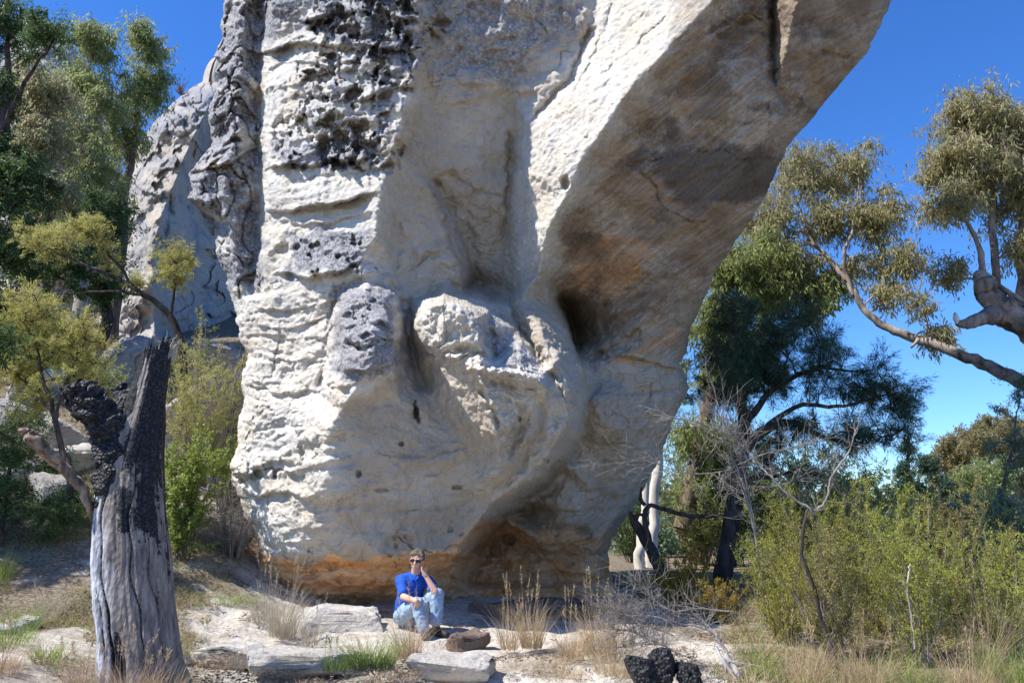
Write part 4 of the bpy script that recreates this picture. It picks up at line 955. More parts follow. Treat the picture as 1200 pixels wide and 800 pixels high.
# ================================================================== boulders on the slope
slope_rocks = [ # px, py, Y, w, h, label
    (92, 418, 17.5, 1.3, .7, 'pale rounded boulder high on the slope above the forked end of the burnt stump'),
    (45, 436, 17., 1.3, .5, 'flat grey boulder on the left slope just below the yellow wattle crown'),
    (60, 494, 14., 1.0, .45, 'pale ledge boulder on the slope above the broken brown side branch'),
    (88, 520, 13., .8, .4, 'small pale boulder on the slope directly behind the brown side branch'),
    (15, 470, 15., 1.2, .5, 'grey boulder at the left edge of the photo under the wattle stems'),
    (20, 545, 12.5, .9, .4, 'shaded dark boulder low on the left slope at the photo edge'),
    (66, 548, 12., .8, .3, 'pale cracked boulder under the tip of the brown side branch'),
    (160, 398, 19., 1.7, 1.3, 'big grey boulder at the cliff foot behind the top of the burnt stump'),
    (232, 396, 22., 2.0, .7, 'wide pale slab at the foot of the cliff left of the sky gap'),
    (262, 414, 18., 1.6, .6, 'dark shaded boulder below the sky gap beside the pale rock'),
    (238, 446, 16., 1.3, .5, 'pale grey slab on the slope behind the olive bush'),
    (262, 470, 14.5, .8, .4, 'small grey boulder in the brush beside the pale rock edge'),
    (262, 510, 13.2, .6, .35, 'small pale stone among the twigs left of the pale rock'),
    (212, 490, 14.5, .8, .4, 'pale stone right of the burnt stump trunk above the green bush'),
    (120, 395, 20., 1.2, .8, 'grey boulder under the leaning wattle at the slope top'),
    (30, 690, 8.6, .3, .1, 'low white stone in the grass at the left edge'),
    (14, 716, 8.3, .3, .09, 'flat white stone lying in dry grass at the lower left corner'),
]
for i, (px, py, Y, w, h, lab) in enumerate(slope_rocks):
    c = P(px, py, Y); g = float(gz(c[0], Y))
    make_boulder('boulder', lab, 'boulder', 'boulders on the left slope', px, py, Y, w, h * 1.3, w * .9, M_GREYSTONE if i not in (0, 2, 3, 10, 15, 16) else M_SLAB, 500 + i, z=g + h * .18, rot=.4 * i, sub=5, boxy=.45)

# ================================================================== stone slabs near the person
def slab(px, py, Y, w, h, d, lab, seed, m=M_SLAB, rot=0, zoff=0., sub=6, grp='sandstone slabs in front of the rock'):
    c = P(px, py, Y); g = float(gz(c[0], Y)); make_boulder('stone_slab', lab, 'rock slab', grp, px, py, Y, w, h, d, m, seed, z=g + zoff - .07, rot=rot, sub=sub, boxy=.34)
slab(400, 724, 10.05, 1.35, .40, .8, 'big pale slab with shaded front that the person sits at the end of', 601, zoff=.06, rot=.08)
slab(350, 778, 8.5, 1.25, .26, .7, 'speckled grey slab at the bottom behind the green grass tuft', 603, zoff=.04, rot=.15)
slab(520, 785, 8.4, .95, .2, .8, 'pale cracked slab at the bottom just below the person\'s boots', 604, zoff=.03, rot=-.2)
slab(547, 764, 9.2, .44, .2, .34, 'small dark brown stone right beside the person\'s boot', 606, M_BROWNSTONE, .3, .06, 5)
slab(262, 775, 8.7, .9, .22, .5, 'pale slab with dark underside right of the stump foot', 608, zoff=.03)
slab(630, 722, 11.4, 2.6, .36, 1.3, 'broad brown rock shelf in shade right of the person', 610, M_BROWNSTONE, .03, .02, 6)

# ================================================================== the burnt stump
def build_stump():
    Y0 = 7.3; c = P(165, 800, Y0); x0 = float(c[0]); zb = float(gz(x0, Y0)) - .15; root = empty('burnt_stump', Vector((x0, Y0, zb + .15)),
        'tall burnt dead tree stump, charred black and silver, with broken forked top at left', 'tree stump')
    # rings: (py, left px, right px, Y centre, depth factor)
    prof = [(835, 112, 232, 7.3), (800, 112, 222, 7.3), (775, 113, 213, 7.3), (750, 114, 210, 7.3), (700, 109, 204, 7.32), (650, 108, 200, 7.34), (600, 109, 195, 7.36), (560, 114, 193, 7.38), (535, 120, 193, 7.38),
            (500, 134, 195, 7.4), (470, 146, 195, 7.4), (440, 156, 199, 7.42), (425, 160, 201, 7.42), (410, 166, 202, 7.42)]
    pr = np.array(prof, float); rows = np.linspace(835, 410, 330); L = np.interp(rows, pr[::-1, 0], pr[::-1, 1]); Rr = np.interp(rows, pr[::-1, 0], pr[::-1, 2]); Yc = np.interp(rows, pr[::-1, 0], pr[::-1, 3])
    n = 220; th = np.arange(n) * 2 * np.pi / n
    A = P(L, rows, Yc); B = P(Rr, rows, Yc); mid = (A + B) / 2; half = (B - A)[:, 0] / 2
    TH, RW = np.meshgrid(th, rows); z = mid[:, 2:3] + 0 * TH
    flut = .10 * ridged(np.cos(TH) * 1.6, np.sin(TH) * 1.6, z * .35, 3, 701) + .055 * ridged(np.cos(TH) * 4, np.sin(TH) * 4, z * .5, 4, 702) + .02 * fbm(np.cos(TH) * 10, np.sin(TH) * 10, z * 2, 4, 703)
    fade = sstep(840, 760, RW); flare = (1 - sstep(835, 740, RW)) * .10 * ridged(np.cos(TH) * 2, np.sin(TH) * 2, TH * 0, 2, 704)
    # long cracks
    cr = 0
    for (a0, w, d, y0, y1) in ((-1.95, .045, .22, 560, 835), (-2.25, .03, .14, 600, 800), (-1.1, .02, .10, 500, 760), (-.6, .02, .08, 600, 800), (-1.75, .12, .16, 740, 840), (-2.6, .03, .1, 520, 790)):
        aa = a0 + .10 * np.sin(RW / 37.) + .05 * np.sin(RW / 11.); dd = (TH - 2 * np.pi - aa + np.pi) % (2 * np.pi) - np.pi
        cr = cr - d * np.exp(-(dd / w) ** 2) * sstep(y0 - 20, y0 + 20, RW) * (1 - sstep(y1 - 10, y1 + 10, RW))
    R_ = .9 + flut * .8 + cr + flare * .8 - .04
    X = mid[:, 0:1] + half[:, None] * np.cos(TH) * R_; Yv = Yc[:, None] + half[:, None] * .95 * np.sin(TH) * R_
    G = np.stack([X, Yv, z], -1)
    # ragged broken top
    rag = .20 * ridged(np.cos(TH) * 2.6, np.sin(TH) * 2.6, TH * 0, 5, 705) - .08; w = sstep(470, 412, RW); G[..., 2] += rag * w + .12 * w * np.cos(TH)
    # inner hollow
    inner = G[-1].copy(); cen = inner.mean(0); hol = [cen + (inner - cen) * f + np.array([0, 0, dz]) for f, dz in ((.82, -.02), (.7, -.12), (.6, -.35), (.2, -.4))]
    G = np.concatenate([G, np.array(hol)], 0); m = G.shape[0]
    i = np.arange(m - 1)[:, None] * n; j = np.arange(n)[None]; k = (j + 1) % n; Q = np.stack([i + j, i + k, i + n + k, i + n + j], -1).reshape(-1, 4)
    # char mask: black on the upper right and around the fork; silver wood elsewhere
    RWf = np.concatenate([RW, np.full((4, n), 410.)]); THf = np.concatenate([TH, np.repeat(TH[:1], 4, 0)])
    fx = np.cos(THf); side = fx + .25 * fbm(fx * 2, np.sin(THf) * 2, RWf / 40., 5, 711)
    ch = sstep(-.32, .42, side - .12) * (1 - sstep(540, 730, RWf + 95 * fbm(fx * 4, np.sin(THf) * 4, RWf / 60., 5, 712) + 30 * (fx - .3)))
    ch = np.maximum(ch, sstep(-.05, .1, -side - .25) * (1 - sstep(545, 580, RWf + 25 * fbm(fx * 3, np.sin(THf) * 3, RWf / 50., 4, 713))) * .9)
    ch = np.maximum(ch, sstep(450, 415, RWf) * .7 * (side > -.3)); ch = np.maximum(ch, (RWf < 410.5) * 1.)
    ch = np.maximum(ch, .7 * sstep(.35, .6, fbm(fx * 6, np.sin(THf) * 6, RWf / 45., 5, 714)) * sstep(.6, -.2, np.abs(side + .1)) * (1 - sstep(700, 740, RWf)))
    ccr = np.concatenate([cr, np.zeros((4, n))]); ch = np.maximum(ch, np.clip(-ccr * 9, 0, 1))
    grey = sstep(.1, .6, -side)
    me = mk_mesh('trunk', G.reshape(-1, 3), Q, None, True, {'a': np.stack([ch, grey, grey * 0], -1).reshape(-1, 3)})
    mt, nt, out = new_mat('charred_wood'); q = N(nt); c = q.coord((1, 1, .10)); a = q.n('ShaderNodeAttribute', attribute_name='a'); s = q.n('ShaderNodeSeparateColor'); q.l(a.outputs['Color'], s.inputs[0])
    gr = q.noise(c, 26, 7, .68); wood = q.mix(q.ramp(gr, [(.36, 0.), (.62, 1.)]), (.10, .082, .07), (.30, .26, .23)); sil = q.mix(q.ramp(gr, [(.36, 0.), (.55, 1.)]), (.20, .20, .215), (.60, .60, .62))
    col = q.mix(s.outputs[1], wood, sil); col = q.mix(q.ramp(q.noise(q.coord((1, 1, .4)), 9, 6), [(.5, 0.), (.66, .7)]), col, (.14, .12, .11))
    blot = q.noise(q.coord(), 20, 6, .7); chf = q.math('ADD', s.outputs[0], q.math('MULTIPLY', q.math('SUBTRACT', blot, .5), 1.6), clamp=True)
    char = q.mix(q.ramp(q.noise(q.coord(), 45, 5, .7), [(.5, 0.), (.68, 1.)]), (.010, .010, .011), (.075, .078, .085))
    col = q.mix(q.math('MULTIPLY', q.ramp(chf, [(.42, 0.), (.56, 1.)]), q.ramp(s.outputs[0], [(.02, 0.), (.15, 1.)])), col, char)
    v = q.n('ShaderNodeTexVoronoi'); q.l(q.coord((1, 1, .6)), v.inputs['Vector']); v.inputs['Scale'].default_value = 28
    n1 = q.bump(gr, .7, .02); n2 = q.bump(v.outputs['Distance'], .5, .02, n1); q.pbsdf(out, col, .75, .3, n2)
    me.materials.append(mt); child('trunk', me, root)
    blk, nt, out = new_mat('charcoal'); q = N(nt); v = q.n('ShaderNodeTexVoronoi'); q.l(q.coord(), v.inputs['Vector']); v.inputs['Scale'].default_value = 34
    col = q.mix(q.ramp(q.noise(q.coord(), 30, 5, .7), [(.52, 0.), (.7, 1.)]), (.009, .009, .010), (.10, .105, .115))
    q.pbsdf(out, col, .6, .4, q.bump(v.outputs['Distance'], 1., .03)); global M_CHAR; M_CHAR = blk
    def limb(nm, pts, mat, sides=20, rough=.3, seed=0, flat=None, sub=8):
        pp = np.array([P(a, b, Y) for a, b, Y, r in pts]); rr = np.array([p[3] for p in pts]); t = np.arange(len(pp)); tt = np.linspace(0, len(pp) - 1, (len(pp) - 1) * sub + 1)
        q_ = np.stack([np.interp(tt, t, pp[:, i]) for i in range(3)], 1); rr = np.interp(tt, t, rr); r = np.random.default_rng(seed); q_[1:-1] += r.normal(size=(len(q_) - 2, 3)) * .004
        rr = rr * (1 + .12 * fbm(tt * .9, tt * 0, tt * 0 + seed, 3, seed)); T = Tubes(); T.tube(q_, rr, sides, True, rough, seed, flat=flat); child(nm, T.mesh(nm, mat), root)
    # charred fork
    limb('charred_limb', [(152, 575, 7.38, .19), (138, 530, 7.34, .18), (126, 500, 7.28, .165), (112, 478, 7.22, .155), (100, 463, 7.17, .135), (92, 455, 7.14, .10), (88, 450, 7.13, .05)], blk, 24, .35, 731)
    limb('charred_limb', [(134, 650, 7.34, .08), (135, 600, 7.30, .15), (136, 560, 7.28, .165), (138, 525, 7.30, .165), (142, 495, 7.36, .13), (147, 472, 7.40, .10), (150, 458, 7.42, .05)], blk, 20, .35, 730)
    limb('charred_limb', [(112, 500, 7.25, .05), (96, 487, 7.2, .04), (82, 476, 7.15, .03), (75, 462, 7.12, .022), (70, 452, 7.1, .008)], blk, 12, .3, 732)
    limb('charred_limb', [(150, 480, 7.5, .09), (142, 462, 7.5, .07), (145, 448, 7.5, .03)], blk, 12, .5, 733)
    # brown side branch
    limb('side_branch', [(122, 640, 7.28, .035), (112, 610, 7.25, .05), (98, 576, 7.2, .06), (78, 552, 7.15, .070), (60, 534, 7.1, .080), (42, 516, 7.05, .088), (34, 509, 7.04, .08), (28, 502, 7.03, .05)], bark_mat('dead_brown_wood', (.12, .075, .05), (.36, .27, .20), 16, .8, .12), 24, .22, 734, .6)
    sp = B_GREY
    for (a, b, c_, d) in ((190, 414, 196, 388), (196, 414, 207, 392), (199, 412, 213, 397), (185, 412, 190, 398), (201, 416, 210, 406)):
        limb('splinter', [(a, b + 6, 7.4, .018), ((a + c_) / 2, (b + d) / 2, 7.4, .012), (c_, d, 7.38, .003)], sp, 7, .3, 740 + a, .5, 4)
build_stump()

# ================================================================== left trees
GT = 'tall gum trees behind the left slope'
def gbase(px, Y): x = float(P(px, 500, Y)[0]); return (x, Y, float(gz(x, Y)))
make_tree('gum_tree', 'slender pale green gum tree, leaning right, nearest the cliff edge against blue sky', 'tree', GT, gbase(135, 25),
    [[(128, 430, 25, .20), (140, 300, 25, .17), (150, 210, 25, .13), (160, 140, 25, .09), (172, 70, 25, .05), (180, 40, 25, .02)], [(152, 200, 25, .08), (140, 130, 25, .05), (130, 90, 25, .02)]],
    [(172, 55, 25, 22, 30, .8, 26), (165, 110, 25, 22, 36, .9, 26), (150, 165, 25, 24, 36, 1., 22), (190, 100, 25, 12, 40, .5, 9), (142, 230, 25, 18, 34, .8, 12), (135, 130, 25, 16, 24, .7, 8)],
    B_BROWN, L_EUCG, .46, 75, (.20, .046), .8, 6, .010, seed=11, dens=1.6)
make_tree('gum_tree', 'upright pale green gum tree in the middle of the upper left clump', 'tree', GT, gbase(95, 23.5),
    [[(95, 440, 23.5, .26), (96, 330, 23.5, .22), (98, 240, 23.5, .18), (100, 160, 23.5, .12), (104, 90, 23.5, .06), (108, 50, 23.5, .03)]],
    [(110, 50, 23.5, 22, 26, .8, 26), (100, 100, 23.5, 28, 36, 1., 36), (88, 165, 23.5, 26, 36, 1., 30), (112, 200, 23.5, 26, 40, 1., 26), (90, 240, 23.5, 26, 30, 1., 20), (120, 120, 23, 15, 30, .8, 12)],
    B_PALE, L_EUCG, .48, 80, (.20, .046), .8, 6, .010, seed=12, dens=1.6)
make_tree('gum_tree', 'brownish leafed gum tree between the dark left tree and the upright gum', 'tree', GT, gbase(50, 21),
    [[(48, 460, 21, .2), (50, 300, 21, .17), (52, 200, 21, .12), (56, 120, 21, .05)]],
    [(55, 110, 21, 26, 30, .9, 26), (50, 170, 21, 34, 36, 1., 36), (62, 230, 21, 32, 36, 1., 30), (30, 130, 21, 22, 34, .8, 18)],
    B_BROWN, L_EUC, .44, 80, (.18, .044), .8, 6, .010, seed=13, dens=1.6)
make_tree('shade_tree', 'dark leaved tree added mostly out of view to shade the left slope, with an added branch at the left edge beside the yellow green wattle', 'tree', None, gbase(-230, 9.6),
    [[(-330, 700, 9.6, .22), (-300, 500, 9.6, .2), (-230, 320, 9.6, .16), (-200, 250, 9.6, .11), (-190, 200, 9.6, .04)], [(-260, 420, 9.6, .10), (-160, 430, 9.7, .07), (-70, 425, 9.7, .04), (-5, 412, 9.7, .012)]],  # crown out of view, added for its shadow; edge branch invented
    [(-230, 290, 9.8, 80, 60, 1.4, 90), (-250, 360, 10.6, 90, 60, 1.4, 90), (-12, 412, 9.7, 30, 26, .3, 14), (-90, 420, 9.7, 50, 30, .5, 20), (-230, 400, 9.8, 70, 50, 1.3, 60)],
    B_DARK, L_DARK, .26, 110, (.10, .026), .5, 5, .007, seed=16)
make_tree('dark_tree', 'dense dark green tree filling the left edge of the photo', 'tree', None, gbase(-30, 17),
    [[(-30, 560, 17, .28), (-25, 400, 17, .24), (-10, 260, 17, .18), (5, 130, 17, .10), (10, 40, 17, .05)], [(-10, 200, 17, .08), (20, 105, 16.5, .05), (62, 48, 16, .02)]],
    [(5, 30, 17, 42, 36, 1.2, 40), (-5, 110, 17, 22, 40, 1., 26), (10, 210, 17, 46, 46, 1.4, 66), (15, 290, 17, 46, 46, 1.4, 66), (0, 370, 17, 40, 40, 1.4, 40), (60, 38, 16, 20, 14, .6, 12)],
    B_DARK, L_DARK, .36, 170, (.12, .036), .4, 5, .010, seed=14)
make_tree('dark_tree', 'dark green tree low between the gums and the cliff', 'tree', None, gbase(120, 21),
    [[(120, 470, 21, .2), (122, 350, 21, .15), (125, 240, 21, .06)]],
    [(120, 260, 21, 30, 40, 1.2, 40), (75, 310, 20, 45, 46, 1.4, 70), (130, 330, 21, 24, 40, 1.2, 24), (30, 400, 19, 50, 50, 1.4, 50)],
    B_DARK, L_DARK, .38, 160, (.12, .036), .4, 4, .010, seed=15)
WT = 'yellow green wattles on the left slope'
make_tree('wattle', 'leaning wattle with bare dark arching branch and tufts of feathery foliage, behind the stump top', 'wattle tree', WT, gbase(212, 13.5),
    [[(214, 545, 13.5, .085), (216, 470, 13.5, .08), (214, 420, 13.5, .075), (207, 380, 13.5, .065), (190, 358, 13.5, .055), (165, 343, 13.5, .045), (135, 325, 13.5, .035), (105, 312, 13.5, .028), (75, 300, 13.5, .018), (45, 288, 13.5, .008)],
     [(160, 340, 13.5, .03), (135, 305, 13.5, .022), (110, 280, 13.5, .012)], [(200, 368, 13.5, .03), (205, 340, 13.5, .02), (207, 310, 13.5, .01)], [(165, 345, 13.4, .03), (120, 340, 13.3, .02), (60, 345, 13.3, .01)]],
    [(110, 272, 13.5, 26, 22, .5, 30), (55, 282, 13.5, 32, 28, .6, 36), (125, 300, 13.5, 14, 18, .4, 8), (205, 312, 13.5, 24, 32, .45, 34), (162, 328, 13.5, 8, 8, .2, 5)],
    B_DARK, L_WAT, .22, 210, (.075, .0085), .15, 6, .005, 'needle', seed=21)
make_tree('wattle', 'bright yellow green wattle bush at the left edge above the broken side branch', 'wattle tree', WT, gbase(60, 11),
    [[(85, 600, 10.6, .05), (78, 540, 10.7, .045), (62, 480, 10.8, .035), (45, 430, 10.9, .02), (35, 380, 11, .01)], [(66, 490, 10.8, .03), (80, 440, 10.9, .02), (100, 400, 11, .01)], [(60, 480, 10.8, .02), (20, 440, 11, .01)]],
    [(30, 370, 11, 38, 36, .6, 60), (85, 400, 11, 42, 34, .6, 56), (20, 430, 11, 36, 34, .6, 40), (100, 440, 11, 26, 26, .5, 22), (40, 470, 11, 30, 20, .5, 14)],
    B_DARK, L_WAT, .18, 220, (.06, .0075), .1, 6, .004, 'needle', seed=22)
# shady brush under the wattle, some bushes added to darken the slope
make_tree('dark_bush', 'dark shaded bush under the wattle at the left edge', 'bush', None, gbase(10, 10.4),
    [[(0, 640, 10.4, .04), (8, 580, 10.4, .03), (15, 520, 10.4, .01)]], [(15, 530, 10.4, 26, 34, .5, 30), (5, 590, 10.4, 34, 34, .5, 34), (60, 600, 10.3, 34, 26, .5, 26)],
    B_DARK, L_DARK, .2, 130, (.06, .014), .2, 5, .004, seed=23)
make_tree('dark_bush', 'dark shaded bush directly left of the stump behind the side branch', 'bush', None, gbase(85, 11.2),
    [[(95, 650, 11.2, .04), (92, 600, 11.2, .03), (88, 560, 11.2, .01)]], [(85, 590, 11.2, 30, 30, .5, 30), (60, 640, 11, 40, 20, .5, 26)],
    B_DARK, L_DARK, .2, 130, (.06, .014), .2, 5, .004, seed=24)
make_tree('dark_bush', 'dark bush at the left edge low on the slope behind the green grass', 'bush', None, gbase(30, 12.5),
    [[(20, 640, 12.5, .05), (22, 560, 12.5, .03), (25, 500, 12.5, .01)]], [(20, 500, 12.5, 40, 26, .6, 26), (50, 560, 12.5, 44, 30, .7, 36), (95, 620, 12, 34, 26, .5, 26), (20, 640, 12, 50, 20, .5, 26)],
    B_DARK, L_DARK, .24, 130, (.07, .016), .2, 5, .005, seed=25)
for i_, (px_, Y_, h_, lab_) in enumerate([(40, 18, 1.6, 'dull olive bush high on the left slope among grey boulders'), (110, 16, 1.3, 'small olive bush behind the charred fork of the stump'), (75, 20, 2.0, 'olive bush at the top of the left slope under the gums'), (225, 18, 1.4, 'small olive bush on the slope under the cliff')]):
    make_shrub('slope_bush', lab_, 'bush', 'small bushes on the left slope', *gbase(px_, Y_)[:2], h_, .9, 26, 6000, (.07, .02), B_BROWN, (L_BUSH, L_EUCG)[i_ % 2], 140 + i_, low=.05, r0=.01, twl=.3)
make_shrub('green_bush', 'bright leafy green bush between the stump and the pale rock', 'bush', None, *gbase(226, 10.9)[:2], 1.95, .42, 22, 9000, (.045, .030), B_BROWN, L_BUSH, 31, low=.05, r0=.008, twl=.22)
make_shrub('green_bush', 'small leafy bush growing against the left foot of the pale rock wall', 'bush', None, *gbase(268, 12.6)[:2], 1.6, .5, 16, 4200, (.04, .022), B_BROWN, L_BUSH, 34, low=.2, r0=.008, twl=.25)
make_shrub('olive_bush', 'wispy olive bush with bare twigs above the leafy green bush', 'bush', None, *gbase(232, 13.0)[:2], 2.7, .85, 40, 15000, (.05, .009), B_GREY, L_WAT, 32, low=.3, r0=.010, twl=.25)
make_shrub('bare_brush', 'grey leafless brush heap at the left foot of the pale rock', 'dead shrub', None, *gbase(284, 11.6)[:2], 1.2, .55, 50, 0, (.05, .009), B_GREY, L_WAT, 33, side=14, low=.1, r0=.007, twl=.4, up=.3)
make_shrub('bare_brush', 'leafless purple grey brush on the slope below the sky gap', 'dead shrub', None, *gbase(268, 15.5)[:2], 2.0, 1.1, 60, 0, (.05, .009), B_GREY, L_WAT, 35, side=14, low=.1, r0=.009, twl=.35, up=.4)
r_ = np.random.default_rng(5); T = Tubes()
b0 = P(240, 98, 31); bb = empty('bare_tree', Vector(P(212, 108, 30.5)), 'tiny leafless tree on the cliff top against the sky', 'dead tree')
for k in range(34):
    a = P(212, 112, 30.5); e = a + np.array([r_.normal() * .22, r_.normal() * .2, r_.uniform(.25, .75)]); T.tube(np.stack([a, (a + e) / 2 + r_.normal(size=3) * .05, e]), [.02, .012, .006], 3, False)
child('branches', T.mesh('branches', B_BROWN), bb)
# ================================================================== right side trees
RG = 'big gum trees on the right'
B_LIMB = bark_mat('mottled_gum_bark', (.10, .08, .07), (.42, .35, .30), 4, .6, .4)
g1 = make_tree('gum_tree', 'spreading gum tree whose long bare arching limb enters from the right edge', 'tree', RG, gbase(1420, 16.6),
    [[(1420, 760, 16.61, 0.567), (1400, 640, 16.61, 0.486), (1360, 560, 16.74, 0.378), (1290, 500, 16.88, 0.216), (1215, 457, 17.28, 0.169), (1190, 444, 17.55, 0.155), (1150, 425, 17.82, 0.135), (1110, 408, 18.09, 0.121), (1080, 398, 18.36, 0.115), (1040, 386, 18.63, 0.095), (1014, 368, 18.90, 0.081), (1000, 340, 18.90, 0.074), (985, 318, 19.17, 0.068), (966, 300, 19.44, 0.061), (945, 275, 19.71, 0.041), (935, 240, 19.98, 0.020)],
     [(1000, 345, 18.90, 0.054), (985, 300, 18.90, 0.047), (1000, 270, 18.90, 0.034), (1005, 225, 18.90, 0.016)], [(1095, 402, 18.23, 0.054), (1088, 385, 18.23, 0.034), (1078, 350, 18.23, 0.016)], [(998, 315, 18.90, 0.041), (1002, 305, 18.90, 0.041), (990, 298, 18.90, 0.027)],
     [(1076, 398, 18.23, 0.047), (1068, 407, 18.09, 0.027)], [(1400, 640, 16.61, 0.338), (1380, 480, 16.61, 0.243), (1350, 350, 16.74, 0.135)]],
    [(945, 205, 19.98, 40, 34, 1.35, 40), (1000, 200, 19.71, 34, 30, 1.22, 26), (900, 260, 20.25, 34, 40, 1.35, 40), (975, 260, 19.71, 40, 26, 1.22, 30), (1030, 255, 19.17, 34, 36, 1.08, 34), (1055, 310, 18.90, 26, 28, 0.94, 20), (930, 320, 20.25, 50, 30, 1.35, 40), (1000, 315, 19.44, 30, 20, 0.94, 14),
     (1040, 350, 18.90, 24, 20, 0.81, 10), (1100, 395, 18.36, 22, 14, 0.54, 8), (1080, 360, 18.36, 14, 20, 0.54, 5), (1350, 300, 16.88, 80, 90, 2.70, 60)],
    B_LIMB, L_EUC, .36, 62, (.17, .038), .85, 6, .007, seed=41, dens=1.9)
make_tree('gum_tree', 'gum tree with thick broken pale trunk at the right edge under a tall crown', 'tree', RG, gbase(1330, 17),
    [[(1330, 700, 17, .55), (1300, 560, 17, .50), (1262, 440, 17, .42), (1215, 385, 17, .36), (1185, 370, 17, .32), (1168, 356, 17, .29), (1156, 342, 17, .25), (1150, 328, 17, .19), (1148, 318, 17, .12)],
     [(1172, 368, 17, .24), (1150, 372, 16.8, .16), (1138, 378, 16.7, .14), (1126, 380, 16.6, .09), (1121, 377, 16.6, .05)],
     [(1170, 350, 17.2, .10), (1164, 300, 17.2, .085), (1163, 230, 17.2, .07), (1160, 160, 17.2, .04)], [(1200, 370, 17.2, .12), (1196, 300, 17.3, .09), (1200, 200, 17.3, .06), (1190, 130, 17.3, .03)],
     [(1150, 330, 17, .08), (1152, 305, 16.9, .07), (1140, 270, 16.8, .045), (1120, 240, 16.7, .02)], [(1158, 325, 17, .07), (1180, 342, 16.8, .06), (1205, 355, 16.7, .05), (1230, 372, 16.7, .05)]],
    [(1135, 140, 17, 34, 30, 1.2, 46), (1175, 155, 17.2, 34, 34, 1.2, 46), (1110, 190, 17, 28, 26, 1., 30), (1150, 205, 17, 44, 30, 1.2, 44), (1110, 240, 17, 26, 24, .9, 24), (1185, 230, 17.2, 30, 40, 1.2, 30), (1115, 320, 17, 16, 12, .5, 10), (1190, 290, 17, 20, 24, .8, 12), (1220, 190, 17, 40, 60, 1.4, 40), (1260, 280, 17, 50, 50, 1.4, 24)],
    B_LIMB, L_EUC, .36, 68, (.16, .036), .85, 6, .008, seed=42, dens=1.75, trunk_rough=.3)
make_tree('gum_tree', 'green leafed gum tree close behind the right flank of the rock', 'tree', RG, gbase(835, 20),
    [[(800, 620, 20, .25), (820, 520, 20, .2), (845, 420, 20, .14), (870, 330, 20, .06)], [(840, 430, 20, .1), (900, 380, 20, .04)]],
    [(860, 320, 20, 36, 34, 1.2, 44), (840, 380, 20, 34, 30, 1.2, 34), (905, 340, 20, 40, 34, 1.2, 44), (900, 300, 20, 30, 26, 1., 20), (850, 440, 20, 36, 30, 1.2, 26), (960, 350, 20, 34, 34, 1., 26), (830, 520, 20, 40, 34, 1.2, 26), (870, 400, 20, 40, 34, 1.2, 30)],
    B_BROWN, L_EUCG, .42, 75, (.20, .044), .8, 6, .010, seed=43, dens=1.7)
make_tree('she_oak', 'dark needle leafed tree with drooping fine foliage right of the rock', 'tree', None, gbase(848, 13.2),
    [[(842, 720, 13.2, .17), (850, 660, 13.2, .15), (862, 590, 13.2, .13), (872, 520, 13.2, .11), (870, 470, 13.2, .09), (868, 420, 13.2, .06), (860, 370, 13.2, .03)],
     [(870, 530, 13.2, .09), (890, 505, 13.1, .08), (925, 490, 13, .06), (965, 515, 12.9, .04), (1010, 520, 12.8, .02)], [(872, 500, 13.2, .07), (905, 455, 13.2, .05), (950, 430, 13.2, .035), (1000, 435, 13.1, .02)],
     [(885, 515, 13.1, .06), (930, 470, 13, .04), (980, 480, 12.9, .03), (1040, 462, 12.8, .015)], [(870, 560, 13.2, .05), (900, 560, 13, .035), (945, 545, 12.9, .015)]],
    [(862, 372, 13.2, 34, 26, .8, 30), (925, 380, 13.2, 30, 22, .7, 22), (850, 420, 13.2, 34, 26, .8, 34), (900, 410, 13.2, 40, 28, .9, 44), (850, 455, 13.2, 34, 34, .8, 34), (910, 440, 13.2, 40, 30, .9, 40), (965, 430, 13.1, 34, 34, .8, 34), (1015, 460, 13, 34, 28, .7, 30), (1055, 465, 12.9, 26, 22, .5, 18), (1000, 510, 12.9, 36, 24, .7, 26),
     (1050, 505, 12.8, 26, 20, .5, 14), (940, 500, 13, 36, 26, .7, 18), (985, 400, 13.2, 20, 18, .7, 7), (1030, 430, 13, 18, 16, .5, 6), (900, 530, 13, 30, 24, .7, 12), (960, 560, 12.9, 30, 20, .5, 8)],
    B_DARK, L_CAS, .27, 190, (.13, .0085), .35, 6, .006, 'needle', seed=44)
WTK = 'white trunked gums beside the rock foot'
B_WHITE = bark_mat('white_bark', (.50, .46, .42), (.78, .75, .70), 5, .3)
make_tree('white_gum', 'straight smooth white tree trunk standing just right of the rock foot', 'tree', WTK, gbase(766, 18.5),
    [[(762, 720, 18.5, .15), (764, 660, 18.5, .13), (766, 600, 18.5, .12), (770, 540, 18.5, .11), (776, 440, 18.5, .08), (790, 340, 18.5, .03)]], [(790, 420, 18.5, 24, 60, 1., 20)], B_WHITE, L_EUCG, .3, 90, (.12, .028), .6, 4, .01, seed=45)
make_tree('white_gum', 'shorter pale trunk leaning beside the straight white trunk', 'tree', WTK, gbase(752, 18),
    [[(748, 720, 18, .15), (748, 680, 18, .13), (751, 630, 18, .11), (757, 580, 18, .08), (764, 470, 18, .05)]], [(770, 440, 18.5, 20, 40, 1., 8)], B_WHITE, L_EUCG, .3, 90, (.12, .028), .6, 4, .01, seed=46)
